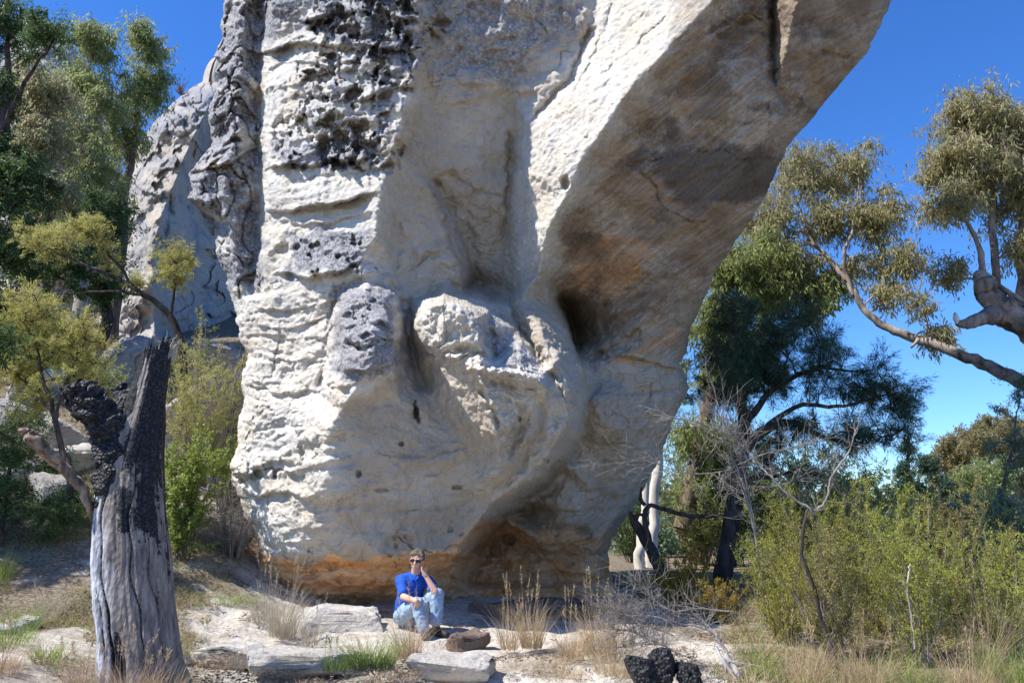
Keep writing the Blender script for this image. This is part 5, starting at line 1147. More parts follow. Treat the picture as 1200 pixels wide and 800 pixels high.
make_tree('leaning_dead_tree', 'black bare leaning trunk with crooked branch at the right foot of the rock', 'dead tree', None, gbase(785, 12.2),
    [[(784, 695, 12.2, .10), (772, 660, 12.3, .095), (755, 630, 12.4, .085), (742, 608, 12.5, .06), (738, 600, 12.5, .03)], [(764, 645, 12.3, .05), (752, 600, 12.3, .04), (765, 590, 12.3, .035), (800, 605, 12.3, .035), (850, 604, 12.3, .02)],
     [(756, 592, 12.3, .03), (750, 585, 12.3, .03), (752, 570, 12.3, .01)], [(760, 603, 12.3, .03), (745, 603, 12.3, .02)]], [], B_DARK, L_CAS, seed=47)

# understorey behind the rock's right foot, and the far wood
UB = 'undergrowth bushes behind the rock'
for i, (px, Y, h, sp, nl, m, lab) in enumerate([
    (812, 20.5, 3.2, 1.5, 11000, L_EUCG, 'loose green bush between the white trunks and the dark needle tree'),
    (845, 21, 4.4, 1.9, 12000, L_BUSH, 'tall green bush behind the leaning black trunk'),
    (905, 20.5, 3.6, 1.9, 12000, L_EUCG, 'pale green bush behind the foot of the dark needle tree'),
    (738, 21, 2.2, 1.0, 5000, L_DARK, 'low dark bush tucked behind the right foot of the rock'),
    (962, 19.5, 3.0, 1.8, 12000, L_BUSH, 'green bush right of the dark needle tree, behind the bare sapling')]):
    make_shrub('green_bush', lab, 'bush', UB, *gbase(px, Y)[:2], h, sp, 40, int(nl * 1.2), (.10, .028), B_BROWN, m, 60 + i, low=.1, r0=.012, twl=.25)

make_tree('cypress_pine', 'slim dark conifer standing alone against the pale horizon sky', 'tree', 'dark conifers on the right', gbase(1065, 27),
    [[(1066, 680, 27, .16), (1066, 600, 27, .12), (1065, 540, 27, .07), (1064, 508, 27, .02)]],
    [(1064, 525, 27, 7, 14, .3, 22), (1065, 555, 27, 15, 16, .5, 34), (1066, 585, 27, 22, 18, .7, 44), (1066, 612, 27, 26, 18, .8, 44)], B_DARK, L_CAS, .22, 120, (.10, .022), .0, 4, .006, seed=51)
make_tree('cypress_pine', 'broader dark conifer to the right of the slim one', 'tree', 'dark conifers on the right', gbase(1100, 25),
    [[(1100, 690, 25, .16), (1100, 610, 25, .12), (1092, 560, 25, .05), (1086, 535, 25, .02)]],
    [(1086, 545, 25, 9, 16, .4, 20), (1095, 575, 25, 24, 18, .8, 44), (1105, 605, 25, 36, 24, 1., 70), (1100, 640, 25, 40, 24, 1., 60)], B_DARK, L_CAS, .26, 120, (.11, .026), .0, 4, .006, seed=52)
FG = 'far gum trees at the right'
for i, (px, py, Y, s, lab) in enumerate([(1125, 520, 44, 1., 'far olive gum tree just right of the dark conifers'), (1160, 500, 46, 1.15, 'taller far gum with domed brownish crown'), (1195, 505, 48, 1.1, 'far gum tree at the right edge of the photo'), (1240, 500, 50, 1.2, 'far gum tree mostly beyond the right edge'),
                                         (1150, 560, 36, .9, 'green gum below the domed brownish crowns')]):
    k = s
    make_tree('far_gum', lab, 'tree', FG, gbase(px, Y), [[(px, 660, Y, .35), (px + 2, 600, Y, .28), (px - 4, py + 40, Y, .16), (px, py, Y, .06)], [(px, 600, Y, .16), (px + 14 * k, py + 20, Y, .06)]],
        [(px - 10 * k, py + 10, Y, 20 * k, 16 * k, 1.6, 26), (px + 12 * k, py, Y, 20 * k, 16 * k, 1.6, 26), (px, py + 34, Y, 28 * k, 18 * k, 1.8, 30), (px + 4, py + 62, Y, 28 * k, 18 * k, 1.8, 20)], B_BROWN, L_OLIVE if i < 4 else L_EUCG, .55, 110, (.26, .07), .5, 3, .018, seed=70 + i)
make_tree('blue_green_tree', 'blue green feathery tree at the right edge above the lime shrubs', 'tree', 'blue green trees on the right', gbase(1180, 17),
    [[(1180, 760, 17, .14), (1180, 680, 17, .1), (1175, 600, 17, .05), (1190, 500, 17, .02)]],
    [(1190, 470, 17, 12, 30, .6, 10), (1188, 530, 17, 18, 34, .8, 18), (1165, 600, 17, 34, 26, .9, 40), (1185, 640, 17, 40, 34, 1., 50), (1150, 650, 17, 34, 30, .9, 36), (1190, 700, 17, 30, 34, .9, 26)], B_BROWN, L_BLUE, .25, 150, (.08, .018), .1, 5, .006, seed=53)
make_tree('blue_green_tree', 'low blue green bush behind the lime shrubs, under the conifers', 'tree', 'blue green trees on the right', gbase(1110, 18),
    [[(1120, 760, 18, .1), (1120, 680, 18, .07), (1120, 640, 18, .03)]], [(1120, 650, 18, 40, 26, 1., 44), (1090, 680, 18, 40, 26, 1., 36), (1140, 690, 18, 36, 24, 1., 26)], B_BROWN, L_BLUE, .28, 140, (.08, .018), .1, 5, .006, seed=54)
# a far line of bush over the plain
r2 = np.random.default_rng(99); Vs = []
for k in range(420):
    Y = r2.uniform(55, 420); x = r2.uniform(-.2, 1.1) * Y; zb = float(gz(x, Y)); s = r2.uniform(2.2, 4.); n = int(360 if Y < 150 else 150)
    v = unit(r2.normal(size=(n, 3))) * (r2.random(n) ** .4)[:, None] * [s, s, s * .9] + [x, Y, zb + s * .9]
    V, Q = leaves_geo(v, unit(r2.normal(size=(n, 3))), np.full(n, .55 * (1 + Y / 200)), np.full(n, .3 * (1 + Y / 200)), r2); Vs.append(V)
for k in range(70):
    Y = r2.uniform(24, 52); x = r2.uniform(.08, .75) * Y; zb = float(gz(x, Y)); s = r2.uniform(.8, 1.7); n = 1500
    v = unit(r2.normal(size=(n, 3))) * (r2.random(n) ** .45)[:, None] * [s * 1.2, s, s * .8] * (1 + .35 * r2.normal(size=(n, 1)) * .5) + [x, Y, zb + s * .6]
    V, Q = leaves_geo(v, unit(r2.normal(size=(n, 3)) + [0, 0, .3]), np.full(n, .20), np.full(n, .08), r2); Vs.append(V)
V = np.concatenate(Vs); o = link('far_wood', mk_mesh('far_wood', V, np.arange(len(V)).reshape(-1, 4), L_BLUE, False)); tag(o, 'distant grey green bushland on the plain under the horizon', 'bushland', None, 'stuff')

# ================================================================== lime shrubs
SG = 'yellow green shrubs in the right foreground'
L_LIME2 = leaf_mat('olive_shrub_leaves', (.13, .13, .03), (.27, .25, .06), (.44, .37, .13), .4)
for i, (px, Y, h, sp, ns, nl, m, lab) in enumerate([
    (900, 9.4, 1.25, .50, 26, 9000, L_LIME, 'low yellow green shrub nearest the dead branches'),
    (950, 8.6, 1.45, .50, 28, 12000, L_LIME, 'yellow green shrub around the foot of the bare sapling'),
    (1005, 9.8, 1.80, .60, 32, 14000, L_LIME, 'tall yellow green shrub in the middle of the shrub mass'),
    (1050, 8.3, 1.62, .50, 30, 14000, L_LIME, 'upright yellow green shrub with a bare pale stick before it'),
    (1100, 9.4, 1.75, .60, 32, 14000, L_LIME, 'bushy yellow green shrub in front of the low rusty shrub'),
    (1150, 8.4, 1.25, .50, 28, 10000, L_LIME, 'yellow green shrub second from the right edge'),
    (1195, 9.0, 1.20, .55, 28, 8000, L_LIME, 'yellow green shrub at the right edge'),
    (975, 11.5, 2.15, .65, 34, 13000, L_LIME, 'tallest yellow green shrub behind the bare forked sapling'),
    (925, 11.0, 1.7, .7, 30, 11000, L_LIME, 'yellow green shrub behind, next to the dark needle tree'),
    (1120, 12.5, 1.9, .8, 30, 9000, L_LIME, 'yellow green shrub at the back below the conifers'),
    (1030, 12.5, 2.0, .8, 30, 11000, L_LIME, 'yellow green shrub at the back left of the slim conifer')]):
    make_shrub('lime_shrub', lab, 'shrub', SG, *gbase(px, Y)[:2], h * 1.06, sp * 1.15, ns, int(nl * .95), (.030, .011), (B_BROWN, B_GREY)[i % 2], (L_LIME, L_LIME2, L_LIME)[i % 3], 80 + i, low=.06, r0=.006, twl=.30, side=11, up=1.5, wig=.10)
make_shrub('rusty_shrub', 'rusty red brown shrub patch among the yellow green shrubs', 'shrub', None, *gbase(1088, 11.2)[:2], 1.5, .45, 16, 2600, (.04, .018), B_BROWN, L_RED, 95, low=.6, r0=.007, twl=.22)
make_shrub('golden_shrub', 'golden yellow upright shrub in front of the leaning black trunk', 'shrub', None, *gbase(792, 11.3)[:2], .85, .50, 40, 9000, (.035, .012), B_BROWN, L_GOLD, 96, low=.0, r0=.006, twl=.2, side=8, up=2.)
make_shrub('golden_shrub', 'thin golden shrub in shade behind the fallen branches', 'shrub', None, *gbase(830, 10.6)[:2], .6, .6, 26, 4200, (.035, .012), B_BROWN, L_GOLD, 97, low=.0, r0=.006, twl=.2, side=8, up=1.6)

# ================================================================== bare sapling, dead shrub, fallen branches
def twiggy(name, label, cat, group, base, main, seed, ntw, twl, mat=B_GREY, r_tw=.004, up=.2, mats=None, lvl2=3):
    r = np.random.default_rng(seed); root = empty(name, Vector(base), label, cat, group); T = Tubes(); allp = []
    for pl in main:
        p = np.array([P(a, b, Y) for a, b, Y, _ in pl]); rr = np.array([q[3] for q in pl]); t = np.arange(len(p)); tt = np.linspace(0, len(p) - 1, (len(p) - 1) * 4 + 1)
        pp = np.stack([np.interp(tt, t, p[:, i]) for i in range(3)], 1)
        if len(pp) > 6: pp[1:-1] = (pp[:-2] + pp[1:-1] * 2 + pp[2:]) / 4
        pp[1:-1] += r.normal(size=(len(pp) - 2, 3)) * .004; T.tube(pp, np.interp(tt, t, rr), 7, True, .15, seed)
        tan = np.gradient(pp, axis=0); allp += [(pp[i], unit(tan[i]), np.interp(tt, t, rr)[i]) for i in range(2, len(pp))]
    for k in range(ntw):
        p, tn, rr = allp[r.integers(len(allp))]; d = unit(tn * .8 + r.normal(size=3) * .75 + [0, 0, up]); L = twl * r.uniform(.3, 1.)
        t = np.linspace(0, 1, 6)[:, None]; bend = r.normal(size=3) * .18; path = p + d * L * t + bend * L * t * t + r.normal(size=(6, 3)) * .012 * L * 2
        path[0] = p; T.tube(path, np.linspace(min(r_tw, rr * .8), r_tw * .25, 6), 4, False)
        for m in range(lvl2):
            i = r.integers(1, 5); d2 = unit(d + r.normal(size=3) * .7 + [0, 0, up * .5]); L2 = L * r.uniform(.2, .5); q = path[i]
            T.tube(np.stack([q, q + d2 * L2 * .5 + r.normal(size=3) * .04 * L2, q + d2 * L2]), [r_tw * .5, r_tw * .35, r_tw * .15], 3, False)
    child('branches', T.mesh('branches', mat), root); return root
sap = twiggy('bare_sapling', 'bare forked sapling with dark lower stem and smooth grey upper branches amid yellow green shrubs', 'dead tree', None, gbase(975, 8.3),
    [[(951, 596, 8.3, .013), (957, 600, 8.3, .014), (970, 582, 8.3, .013), (972, 562, 8.3, .012), (985, 543, 8.3, .011), (994, 532, 8.3, .009), (1003, 505, 8.3, .006), (1010, 480, 8.3, .003)],
     [(945, 592, 8.3, .014), (935, 588, 8.3, .012), (918, 575, 8.3, .011), (905, 560, 8.3, .010), (893, 548, 8.4, .008), (882, 540, 8.4, .006)],
     [(945, 592, 8.3, .013), (956, 604, 8.3, .013)]], 131, 40, .35, B_GREY, .003, .4)
child('lower_stem', (lambda T: (T.tube(np.array([P(*q) for q in ((990, 815, 8.25), (975, 760, 8.27), (962, 725, 8.3), (955, 690, 8.3), (939, 650, 8.3), (941, 620, 8.3), (946, 596, 8.3))]), [.024, .022, .020, .018, .017, .016, .014], 9, True, .2, 3), T.mesh('lower_stem', B_DARK))[1])(Tubes()), sap)
twiggy('dead_shrub', 'grey leafless shrub with long arching twigs hanging in front of the rock flank', 'dead shrub', None, gbase(880, 9.9),
    [[(900, 770, 9.9, .02), (895, 700, 9.9, .018), (886, 630, 9.9, .016), (872, 570, 9.9, .014), (862, 545, 9.9, .012), (850, 515, 9.9, .010), (835, 500, 9.8, .008), (810, 492, 9.7, .006), (765, 486, 9.6, .003)],
     [(862, 545, 9.9, .010), (850, 552, 9.8, .008), (820, 555, 9.7, .007), (790, 552, 9.6, .005), (760, 538, 9.5, .003), (705, 545, 9.4, .002)],
     [(888, 640, 9.9, .012), (880, 590, 9.9, .011), (870, 545, 9.9, .009), (862, 510, 9.9, .007), (850, 500, 9.9, .005), (840, 470, 9.9, .003)],
     [(890, 560, 9.9, .010), (872, 530, 9.9, .009), (856, 505, 9.9, .006)],
     [(862, 545, 9.9, .008), (900, 530, 9.8, .006), (950, 520, 9.7, .004), (985, 510, 9.7, .002)], [(870, 570, 9.9, .008), (915, 570, 9.9, .006), (965, 545, 9.8, .003)]], 132, 260, .62, B_GREY, .0042, .1, lvl2=5)
FB = 'dead branches fallen at the bottom right'
twiggy('fallen_branch', 'long pale curved fallen branch spreading left in front of the golden shrub', 'dead branch', FB, gbase(860, 8.2),
    [[(868, 800, 7.9, .018), (852, 765, 8.1, .017), (838, 742, 8.2, .015), (820, 733, 8.3, .012), (795, 730, 8.35, .009), (770, 722, 8.4, .006), (735, 720, 8.4, .003)],
     [(860, 716, 8.5, .009), (820, 713, 8.5, .009), (790, 716, 8.5, .008), (770, 708, 8.5, .007), (755, 706, 8.5, .006), (745, 714, 8.5, .005), (725, 712, 8.5, .003), (712, 706, 8.5, .002)],
     [(780, 715, 8.5, .006), (765, 700, 8.5, .005), (752, 686, 8.5, .003), (745, 678, 8.5, .001)], [(838, 742, 8.2, .006), (822, 725, 8.3, .004), (805, 700, 8.3, .002)]], 133, 190, .5, B_GREY, .0032, .05, lvl2=5)
twiggy('fallen_branch', 'short thick split pale branch lying beside the small burnt stumps', 'dead branch', FB, gbase(865, 7.8),
    [[(838, 757, 7.9, .012), (848, 775, 7.85, .02), (866, 800, 7.8, .024), (880, 820, 7.75, .02)], [(850, 765, 7.9, .018), (862, 785, 7.85, .026), (876, 806, 7.8, .022)]], 134, 16, .25, B_PALE, .004, .2)
twiggy('fallen_branch', 'heap of thin grey dead twigs left of the small burnt stumps', 'dead branch', FB, gbase(735, 8.5),
    [[(800, 768, 8.3, .008), (770, 752, 8.4, .007), (740, 740, 8.5, .006), (712, 735, 8.5, .004)], [(790, 745, 8.5, .006), (750, 728, 8.5, .005), (715, 716, 8.5, .003)], [(700, 772, 8.4, .006), (730, 756, 8.4, .005), (765, 750, 8.4, .003)]], 135, 230, .45, B_GREY, .003, .12, lvl2=5)
twiggy('pale_stick', 'single pale bare stick standing up in the shrubs', 'dead branch', None, gbase(1062, 8),
    [[(1072, 760, 8, .008), (1068, 720, 8, .008), (1062, 690, 8, .007), (1065, 668, 8, .010), (1067, 661, 8, .008)]], 136, 3, .1, B_PALE)
for i, (px, py, Y, w, h, lab) in enumerate([(752, 788, 7.75, .26, .30, 'low lumpy charcoal stump at the bottom of the photo'), (776, 784, 7.8, .26, .30, 'charcoal lump joined to the right of the low charcoal stump'), (806, 794, 7.75, .22, .20, 'lowest charcoal lump nearest the split branch')]):
    c = P(px, py, Y); make_boulder('charred_stump', lab, 'tree stump', 'small charred stumps at the bottom', px, py, Y, w, h, .24, M_CHAR, 820 + i, z=float(gz(c[0], Y)) + h * .32, sub=5, boxy=.7, layers=.2)
    ob = bpy.data.objects[-1] if False else None
# white bird on the broken stub
bx = P(1120, 371, 16.55); root = empty('white_bird', Vector(P(1120, 377, 16.55)), 'small white bird perched on the broken stub of the pale trunk', 'bird')
T = Tubes(); T.tube(np.array([P(1121.5, 379.5, 16.55), P(1121, 377, 16.55), P(1120.5, 373, 16.55), P(1120, 369.5, 16.55), P(1119.5, 367.5, 16.55), P(1119, 365.5, 16.55)]), [.01, .045, .065, .05, .036, .012], 12, True)
child('body', T.mesh('body', plain('white_feathers', (.8, .79, .76), .8, .2, .06)), root)
T = Tubes(); T.tube(np.array([P(1118.6, 367.6, 16.52), P(1117.6, 368.4, 16.50)]), [.012, .003], 6, True); child('beak', T.mesh('beak', B_DARK), root)
# ================================================================== grass
TG = 'grass tufts around the rock'
tf = [ # px, Y, n, spread, h, w, mat, lean, curve, heads, label
 (442, 8.25, 420, .42, .36, .006, G_GREEN, .55, .7, 0, 'bright green grass tuft below the sitting person'),
 (405, 8.2, 160, .30, .22, .006, G_GREEN, .6, .7, 4, 'smaller green tuft touching the left of the bright green tuft'),
 (482, 8.75, 330, .26, .46, .0045, G_PINK, .35, .6, 8, 'pinkish dry grass tuft in front of the sitting person\'s legs'),
 (340, 9.5, 300, .30, .60, .0045, G_GREY, .25, .5, 10, 'tall grey brown grass tuft on the left end of the pale slab'),
 (318, 9.9, 160, .30, .45, .0045, G_GREY, .3, .5, 6, 'thin grey tuft at the left edge of the orange undercut'),
 (372, 9.3, 110, .20, .35, .0045, G_GREY, .3, .5, 5, 'small grey tuft in front of the big slab'),
 (275, 10.2, 150, .25, .22, .005, G_GREEN, .5, .7, 0, 'dull green tuft at the left foot of the rock'),
 (296, 10.4, 110, .22, .22, .005, G_GREEN, .5, .7, 0, 'small green tuft touching the orange rock edge'),
 (597, 9.0, 150, .18, .48, .0045, G_DRY, .3, .5, 7, 'thin dry grass tuft right of the small brown stone'),
 (622, 9.1, 260, .22, .55, .0045, G_DRY, .28, .5, 9, 'dry straw tuft in front of the brown shelf'),
 (668, 8.6, 180, .25, .42, .0045, G_DRY, .35, .55, 6, 'short straw tuft in the middle of the sunny slab'),
 (700, 8.8, 420, .35, .56, .0045, G_DRY, .3, .55, 12, 'large pale straw tuft left of the dead twigs'),
 (715, 8.1, 260, .40, .34, .0045, G_DRY, .4, .6, 4, 'low straw tuft at the bottom beside the charcoal stumps'),
 (655, 7.9, 120, .35, .18, .0045, G_DRY, .5, .6, 0, 'sparse straw at the bottom middle'),
 (175, 6.95, 420, .36, .36, .005, G_PINK, .3, .6, 10, 'dry grass standing in front of the foot of the burnt stump'),
 (212, 7.05, 240, .25, .32, .005, G_DRY, .4, .6, 4, 'dry grass at the right foot of the burnt stump'),
 (120, 7.0, 200, .26, .32, .005, G_PINK, .4, .6, 5, 'dry grass at the left foot of the burnt stump'),
 (30, 8.0, 240, .40, .28, .006, G_GREEN, .4, .6, 0, 'green tuft in the lower left on the slope'),
 (5, 9.6, 220, .35, .40, .006, G_GREEN, .35, .5, 0, 'green tuft at the left edge under the dark bush'),
 (42, 8.6, 200, .25, .30, .006, G_GREEN, .4, .5, 0, 'bluish green tuft beside the small white stone'),
 (75, 7.6, 160, .30, .22, .006, G_GREEN, .5, .6, 0, 'green tuft left of the stump foot'),
 (20, 7.2, 260, .40, .28, .005, G_PINK, .4, .6, 4, 'dry pink tuft in the bottom left corner'),
 (72, 9.1, 180, .35, .30, .005, G_GREY, .4, .6, 4, 'greyish grass behind the stump on the left'),
 (1165, 7.4, 420, .55, .42, .006, G_GREEN, .35, .5, 0, 'green grass tuft in the lower right corner'),
 (1115, 7.3, 260, .45, .40, .005, G_DRY, .35, .5, 8, 'straw tuft left of the lower right green tuft'),
 (1135, 8.0, 160, .25, .75, .005, G_DRY, .25, .6, 8, 'tall arching straw stems before the shrubs at right'),
 (1000, 7.5, 260, .45, .38, .005, G_DRY, .35, .5, 6, 'straw tuft under the middle shrubs'),
 (930, 7.7, 260, .40, .42, .005, G_DRY, .35, .5, 8, 'straw tuft under the bare sapling'),
 (885, 7.9, 160, .30, .34, .005, G_GREEN, .35, .5, 3, 'green tuft right of the split pale branch'),
 (1050, 7.3, 240, .45, .30, .005, G_GREEN, .4, .5, 3, 'mixed green tuft below the bare pale stick'),
]
for i, (px, Y, n, sp, h, w, m, ln, cv, hd, lab) in enumerate(tf): tuft('grass_tuft', lab, 'grass tuft', TG, px, Y, n, sp, h, w, m, 900 + i, ln, cv, hd)

def cover(name, label, mat, n, fn, h, w, seed, lean=.6, curve=.7):
    """loose ground cover: single blades nobody could count"""
    r = np.random.default_rng(seed); X, Yv = fn(r, n); n = len(X); T = Tubes(); V, Q = blades(r, (0, 0), n, 0, h, w, lean, curve, 0.)
    V = V.reshape(n, 8, 3); V[..., 0] += X[:, None]; V[..., 1] += Yv[:, None]; V[..., 2] += (gz(X, Yv) - .015)[:, None]
    o = link(name, mk_mesh(name, V.reshape(-1, 3), Q, mat, False)); tag(o, label, 'grass', None, 'stuff')
def left_area(r, n):
    X = r.uniform(-8, -2.2, n * 3); Y = r.uniform(6.2, 15, n * 3); k = (fbm(X * 1.5, Y * 1.5, X * 0, 4, 950) > -.1) & ~((X > -3.4) & (Y > 9)) & ~((X > -3.2) & (Y > 7.4) & (Y < 9)); return X[k][:n], Y[k][:n]
def right_area(r, n):
    X = r.uniform(1.9, 9, n * 3); Y = r.uniform(6.4, 16, n * 3); k = (fbm(X * 1.5, Y * 1.5, X * 0, 4, 951) > -.35); return X[k][:n], Y[k][:n]
def mid_area(r, n):
    X = r.uniform(-3.2, 3., n * 4); Y = r.uniform(6.6, 10.4, n * 4); k = (fbm(X * 1.8, Y * 1.8, X * 0, 4, 952) > .28); return X[k][:n], Y[k][:n]
def slope_area(r, n):
    X = r.uniform(-16, -3.4, n * 3); Y = r.uniform(12, 27, n * 3); k = (fbm(X * .7, Y * .7, X * 0, 4, 953) > -.1); return X[k][:n], Y[k][:n]
cover('ground_grass', 'thin green and dry grass covering the left foreground slope', G_GREEN, 17000, left_area, .14, .006, 951)
cover('ground_straw', 'dry pinkish straw scattered over the left foreground slope', G_PINK, 22000, left_area, .13, .005, 952, 1.2)
cover('ground_grass', 'green grass under the right hand shrubs', G_GREEN, 14000, right_area, .22, .006, 953)
cover('ground_straw', 'straw coloured grass under the right hand shrubs', G_DRY, 16000, right_area, .24, .006, 954)
cover('ground_straw', 'fine straw scattered on the bare stone ground', G_DRY, 5000, mid_area, .07, .004, 955, 1.4)
cover('slope_grass', 'dull grass and fallen twigs on the hillside at left', G_GREY, 16000, slope_area, .28, .012, 956, 1.0)
# leaf litter and pebbles
def litter(name, label, cat, mat, n, area, L, W_, seed):
    r = np.random.default_rng(seed); X, Y = area(r, n); n = len(X); C = np.stack([X, Y, gz(X, Y) + .012 + .02 * r.random(n)], -1); d = r.normal(size=(n, 3)); d[:, 2] *= .25
    V, Q = leaves_geo(C, unit(d), L * r.uniform(.5, 1.3, n), W_ * r.uniform(.5, 1.3, n), r, .1); tag(link(name, mk_mesh(name, V, Q, mat, False)), label, cat, None, 'stuff')
L_LIT = leaf_mat('leaf_litter', (.10, .06, .04), (.26, .18, .12), (.42, .33, .24), .1)
litter('leaf_litter', 'brown fallen leaves on the left slope', 'leaf litter', L_LIT, 14000, left_area, .06, .016, 961)
litter('leaf_litter', 'brown fallen leaves on the bare stone ground', 'leaf litter', L_LIT, 6000, mid_area, .05, .014, 962)
litter('leaf_litter', 'brown fallen leaves under the right shrubs', 'leaf litter', L_LIT, 14000, right_area, .07, .018, 963)
litter('leaf_litter', 'leaves and sticks on the hillside', 'leaf litter', L_LIT, 16000, slope_area, .13, .03, 964)
# ================================================================== the person
def ball(T, c, rx, ry=None, rz=None, n=14, R=None):
    ry = ry or rx; rz = rz or rx; th = np.linspace(0, np.pi, n)[1:-1]; ph = np.arange(n * 2) * np.pi / n
    V = [np.array([[0, 0, 1.]])]; 
    for t in th: V.append(np.stack([np.sin(t) * np.cos(ph), np.sin(t) * np.sin(ph), np.full(len(ph), np.cos(t))], 1))
    V.append(np.array([[0, 0, -1.]])); V = np.concatenate(V) * [rx, ry, rz]
    if R is not None: V = V @ np.array(R).T
    V = V + np.asarray(c); m = len(ph); Q = []; Tt = []
    for i in range(len(th) - 1):
        for j in range(m): Q.append([1 + i * m + j, 1 + (i + 1) * m + j, 1 + (i + 1) * m + (j + 1) % m, 1 + i * m + (j + 1) % m])
    L = len(V) - 1; b = 1 + (len(th) - 1) * m
    for j in range(m): Tt.append([0, 1 + j, 1 + (j + 1) % m]); Tt.append([L, b + (j + 1) % m, b + j])
    T.raw(V, np.array(Q), np.array(Tt))

def chain(T, pts, rads, steps=9):
    """overlapping balls: a tapering limb for the voxel union"""
    for (a, ra), (b, rb) in zip(zip(pts[:-1], rads[:-1]), zip(pts[1:], rads[1:])):
        a, b = np.asarray(a), np.asarray(b); L = np.linalg.norm(b - a); k = max(2, int(L / (min(ra, rb) * .28)))
        for i in range(k + 1):
            t = i / k; ball(T, a + (b - a) * t, ra + (rb - ra) * t, n=8)

def fuse(name, T, mat, vox, root, smooth=4, disp=None):
    me0 = T.mesh('tmp', None); ob = bpy.data.objects.new('tmp', me0); COL.objects.link(ob)
    m = ob.modifiers.new('r', 'REMESH'); m.mode = 'VOXEL'; m.voxel_size = vox
    m = ob.modifiers.new('s', 'SMOOTH'); m.iterations = smooth; m.factor = .5
    dg = bpy.context.evaluated_depsgraph_get(); me = bpy.data.meshes.new_from_object(ob.evaluated_get(dg)); me.name = name
    bpy.data.objects.remove(ob)
    if disp:
        n = len(me.vertices); V = np.zeros(n * 3, np.float32); me.vertices.foreach_get('co', V); Nn = np.zeros(n * 3, np.float32); me.vertices.foreach_get('normal', Nn)
        V = V.reshape(-1, 3).astype(float); V = disp(V, Nn.reshape(-1, 3)); me.vertices.foreach_set('co', V.astype(np.float32).ravel())
    me.materials.clear(); me.materials.append(mat); me.polygons.foreach_set('use_smooth', np.ones(len(me.polygons), bool)); me.update()
    return child(name, me, root)

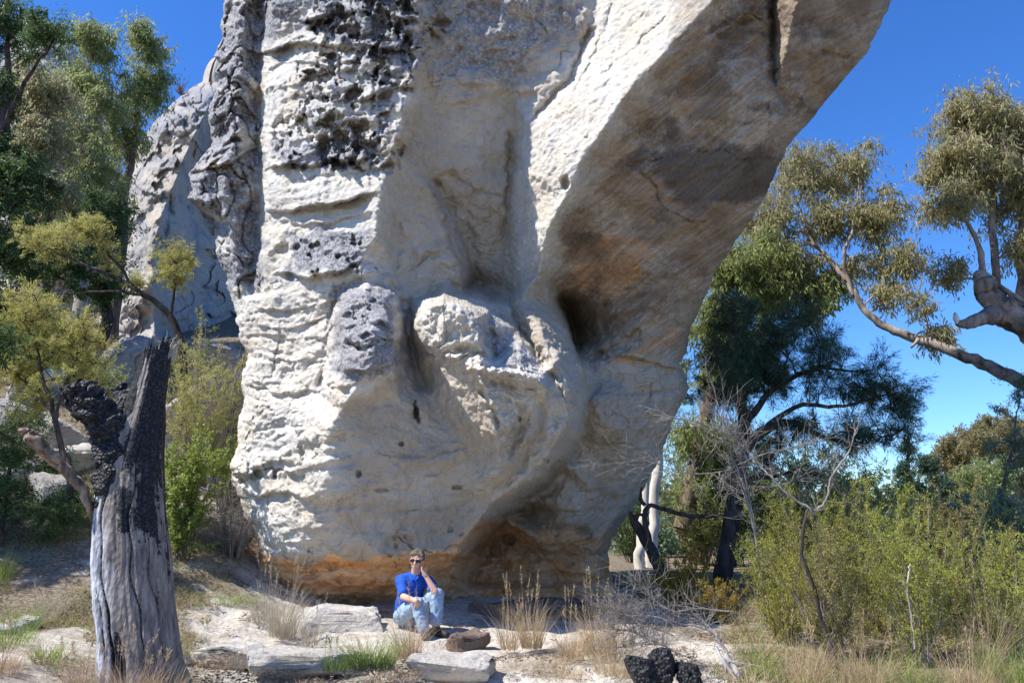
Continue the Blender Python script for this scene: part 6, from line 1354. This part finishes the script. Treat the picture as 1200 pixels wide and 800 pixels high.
def build_person():
    S = lambda px, py, Y: P(px, py, Y)
    pel = S(477, 720, 9.95); wai = S(478, 706, 9.93); che = S(483, 688, 9.86); nb = S(487, 673, 9.80); hd = S(488.5, 656, 9.72)
    shR, shL = S(470, 680, 9.76), S(501, 680, 9.88); elR, wrR = S(473, 699, 9.60), S(488, 704, 9.42); elL, wrL = S(510, 693, 9.62), S(500, 676, 9.64)
    hiR, hiL = S(471, 720, 9.90), S(483, 720, 9.98); knR, anR = S(489, 707, 9.52), S(498, 742, 9.46); knL, anL = S(512, 697, 9.66), S(511, 736, 9.62)
    root = empty('person', Vector((pel[0], pel[1], float(gz(pel[0], pel[1])) + .02)), 'person in blue shirt, pale jeans and sunglasses sitting on a stone, hand raised to neck', 'person')
    skin = plain('skin', (.62, .36, .26), .55, .35, .08, 12, .05)
    shirt = plain('blue_shirt', (.016, .088, .42), .8, .25, .18, 14, .25); jean = plain('pale_denim', (.30, .40, .52), .85, .2, .22, 26, .4)
    hairm = plain('grey_brown_hair', (.17, .125, .09), .7, .3, .4, 60, .6); shoe = plain('dark_shoe', (.030, .024, .024), .6, .3, .3, 30, .2); glass = plain('sunglass_black', (.008, .008, .01), .12, .6, .1)
    # head frame: looks to the camera, a little to its own right, tilted
    f = unit(np.array([-.10, -1., -.10])); upv = unit(np.array([.10, -.06, 1.])); rt = unit(np.cross(f, upv)); upv = np.cross(rt, f); R = np.stack([rt, -f, upv], 1)
    H = lambda a, b, c: hd + R @ np.array([a, b, c])       # right, back, up
    T = Tubes()
    ball(T, H(0, .012, .03), .074, .092, .088, 18, R); ball(T, H(0, -.018, -.045), .056, .066, .068, 14, R); ball(T, H(0, -.058, -.088), .026, .022, .02, 10, R)   # skull, jaw, chin
    chain(T, [H(0, -.083, .012), H(0, -.106, -.028)], [.009, .015]); ball(T, H(0, -.094, -.034), .019, .012, .010, 8, R)           # nose
    for s in (-1, 1):
        ball(T, H(s * .077, .012, -.012), .010, .018, .030, 10, R); ball(T, H(s * .036, -.062, -.03), .022, .018, .022, 8, R); ball(T, H(s * .030, -.074, .024), .022, .010, .010, 8, R)  # ear, cheek, brow
    ball(T, H(0, -.082, -.058), .024, .010, .006, 8, R); ball(T, H(0, -.079, -.070), .020, .010, .006, 8, R)   # lips
    chain(T, [H(0, .02, -.06), nb + [0, 0, -.03]], [.056, .06])
    chain(T, [nb + [0, 0, -.03], nb + [0, .01, -.09], che, wai, pel], [.058, .09, .13, .13, .13]); chain(T, [shR, nb + [0, 0, -.04], shL], [.05, .06, .05])
    chain(T, [shR, elR], [.055, .042]); chain(T, [elR, wrR], [.041, .028]); chain(T, [shL, elL], [.055, .042]); chain(T, [elL, wrL], [.043, .028])
    chain(T, [hiR, knR, anR], [.085, .058, .04]); chain(T, [hiL, knL, anL], [.085, .058, .04])
    def hand(w, d, side, cu, lean):
        d = unit(np.asarray(d, float)); side = unit(np.asarray(side, float) - d * np.dot(side, d)); nrm = np.cross(d, side) * cu
        chain(T, [w, w + d * .045], [.026, .030])
        for o in (-.018, .018): chain(T, [w + d * .02 + side * o, w + d * .075 + side * o * 1.3], [.018, .016])
        for k, (o, L) in enumerate(((-.030, .060), (-.011, .074), (.010, .070), (.030, .054))):
            a = w + d * .078 + side * o; b = a + unit(d + nrm * .25) * L * .45; c = b + unit(d + nrm * .8) * L * .32; e = c + unit(d + nrm * 1.3) * L * .25
            chain(T, [a, b, c, e], [.0095, .009, .0085, .007])
        a = w + d * .025 - side * .026; b = a + unit(d * .8 - side * .8 + nrm * .3) * .034; c = b + unit(d - side * .2 + nrm * .5) * .03; chain(T, [a, b, c], [.013, .011, .008])
    hand(wrR, knR - wrR + np.array([.05, -.02, -.06]), [0, -.3, 1], -1, 0)
    hand(wrL, np.array([-.62, .10, .75]), [.3, -1, 0], 1, 0)
    fuse('body', T, skin, .0055, root, 3)
    # shirt
    def fold(amp, sc, sd):
        def g(V, Nn): return V + Nn * (amp * ridged(V[:, 0] * sc, V[:, 1] * sc, V[:, 2] * sc * .8, 3, sd))[:, None]
        return g
    T = Tubes(); chain(T, [nb + [0, .01, -.075], che, wai, pel + [0, 0, .05]], [.110, .150, .148, .150]); chain(T, [shR + [.01, 0, -.003], nb + [0, .01, -.045], shL + [-.01, 0, -.003]], [.070, .088, .070])
    chain(T, [shR, shR + (elR - shR) * .72], [.070, .064]); chain(T, [shL, shL + (elL - shL) * .70], [.068, .062])
    fuse('shirt', T, shirt, .012, root, 5, fold(.012, 9, 5))
    T = Tubes(); c = nb + np.array([-.005, -.045, -.01])
    for s in (-1, 1): chain(T, [nb + [s * .07, .03, .015], nb + [s * .065, -.05, -.005], nb + [s * .02, -.11, -.055]], [.024, .021, .014])
    fuse('collar', T, shirt, .007, root, 2)
    # jeans
    T = Tubes(); chain(T, [hiR + [0, .02, -.01], knR, knR + (anR - knR) * .82], [.108, .078, .064]); chain(T, [hiL + [0, .02, -.01], knL, knL + (anL - knL) * .78], [.108, .080, .066]); ball(T, pel + [0, .03, -.02], .165, .14, .12)
    fuse('jeans', T, jean, .012, root, 4, fold(.014, 13, 8))
    for nm, an, dr in (('shoe', anR, np.array([.10, -1., 0])), ('shoe', anL, np.array([.62, -.6, 0]))):
        dr = unit(dr); T = Tubes(); z = float(gz(an[0], an[1])) + .055; b = np.array([an[0], an[1], z]); chain(T, [an + [0, 0, .0], b + [0, 0, .01]], [.052, .052])
        chain(T, [b - dr * .06, b + dr * .08 , b + dr * .18 + [0, 0, -.012]], [.046, .046, .036]); fuse(nm, T, shoe, .008, root, 3)
    # hair : cap over the skull with a fringe
    T = Tubes(); ball(T, H(0, .026, .044), .083, .094, .086, 18, R)
    for a in np.linspace(-1, 1, 7): chain(T, [H(a * .05, -.03, .112 - abs(a) * .02), H(a * .066, -.066, .084 - abs(a) * .02)], [.022, .014])
    for s in (-1, 1): chain(T, [H(s * .072, .0, .06), H(s * .078, .01, .015)], [.02, .012])
    def hf(V, Nn): return V + Nn * (.006 * fbm(V[:, 0] * 60, V[:, 1] * 60, V[:, 2] * 25, 3, 9))[:, None]
    hair = fuse('hair', T, hairm, .008, root, 2, hf)
    T = Tubes()
    for s in (-1, 1): ball(T, H(s * .034, -.083, .004), .033, .014, .020, 12, R); chain(T, [H(s * .062, -.072, .008), H(s * .078, .01, .002)], [.006, .005])
    chain(T, [H(-.02, -.095, .010), H(.02, -.095, .010)], [.006, .006]); fuse('sunglasses', T, glass, .004, root, 2)
build_person()
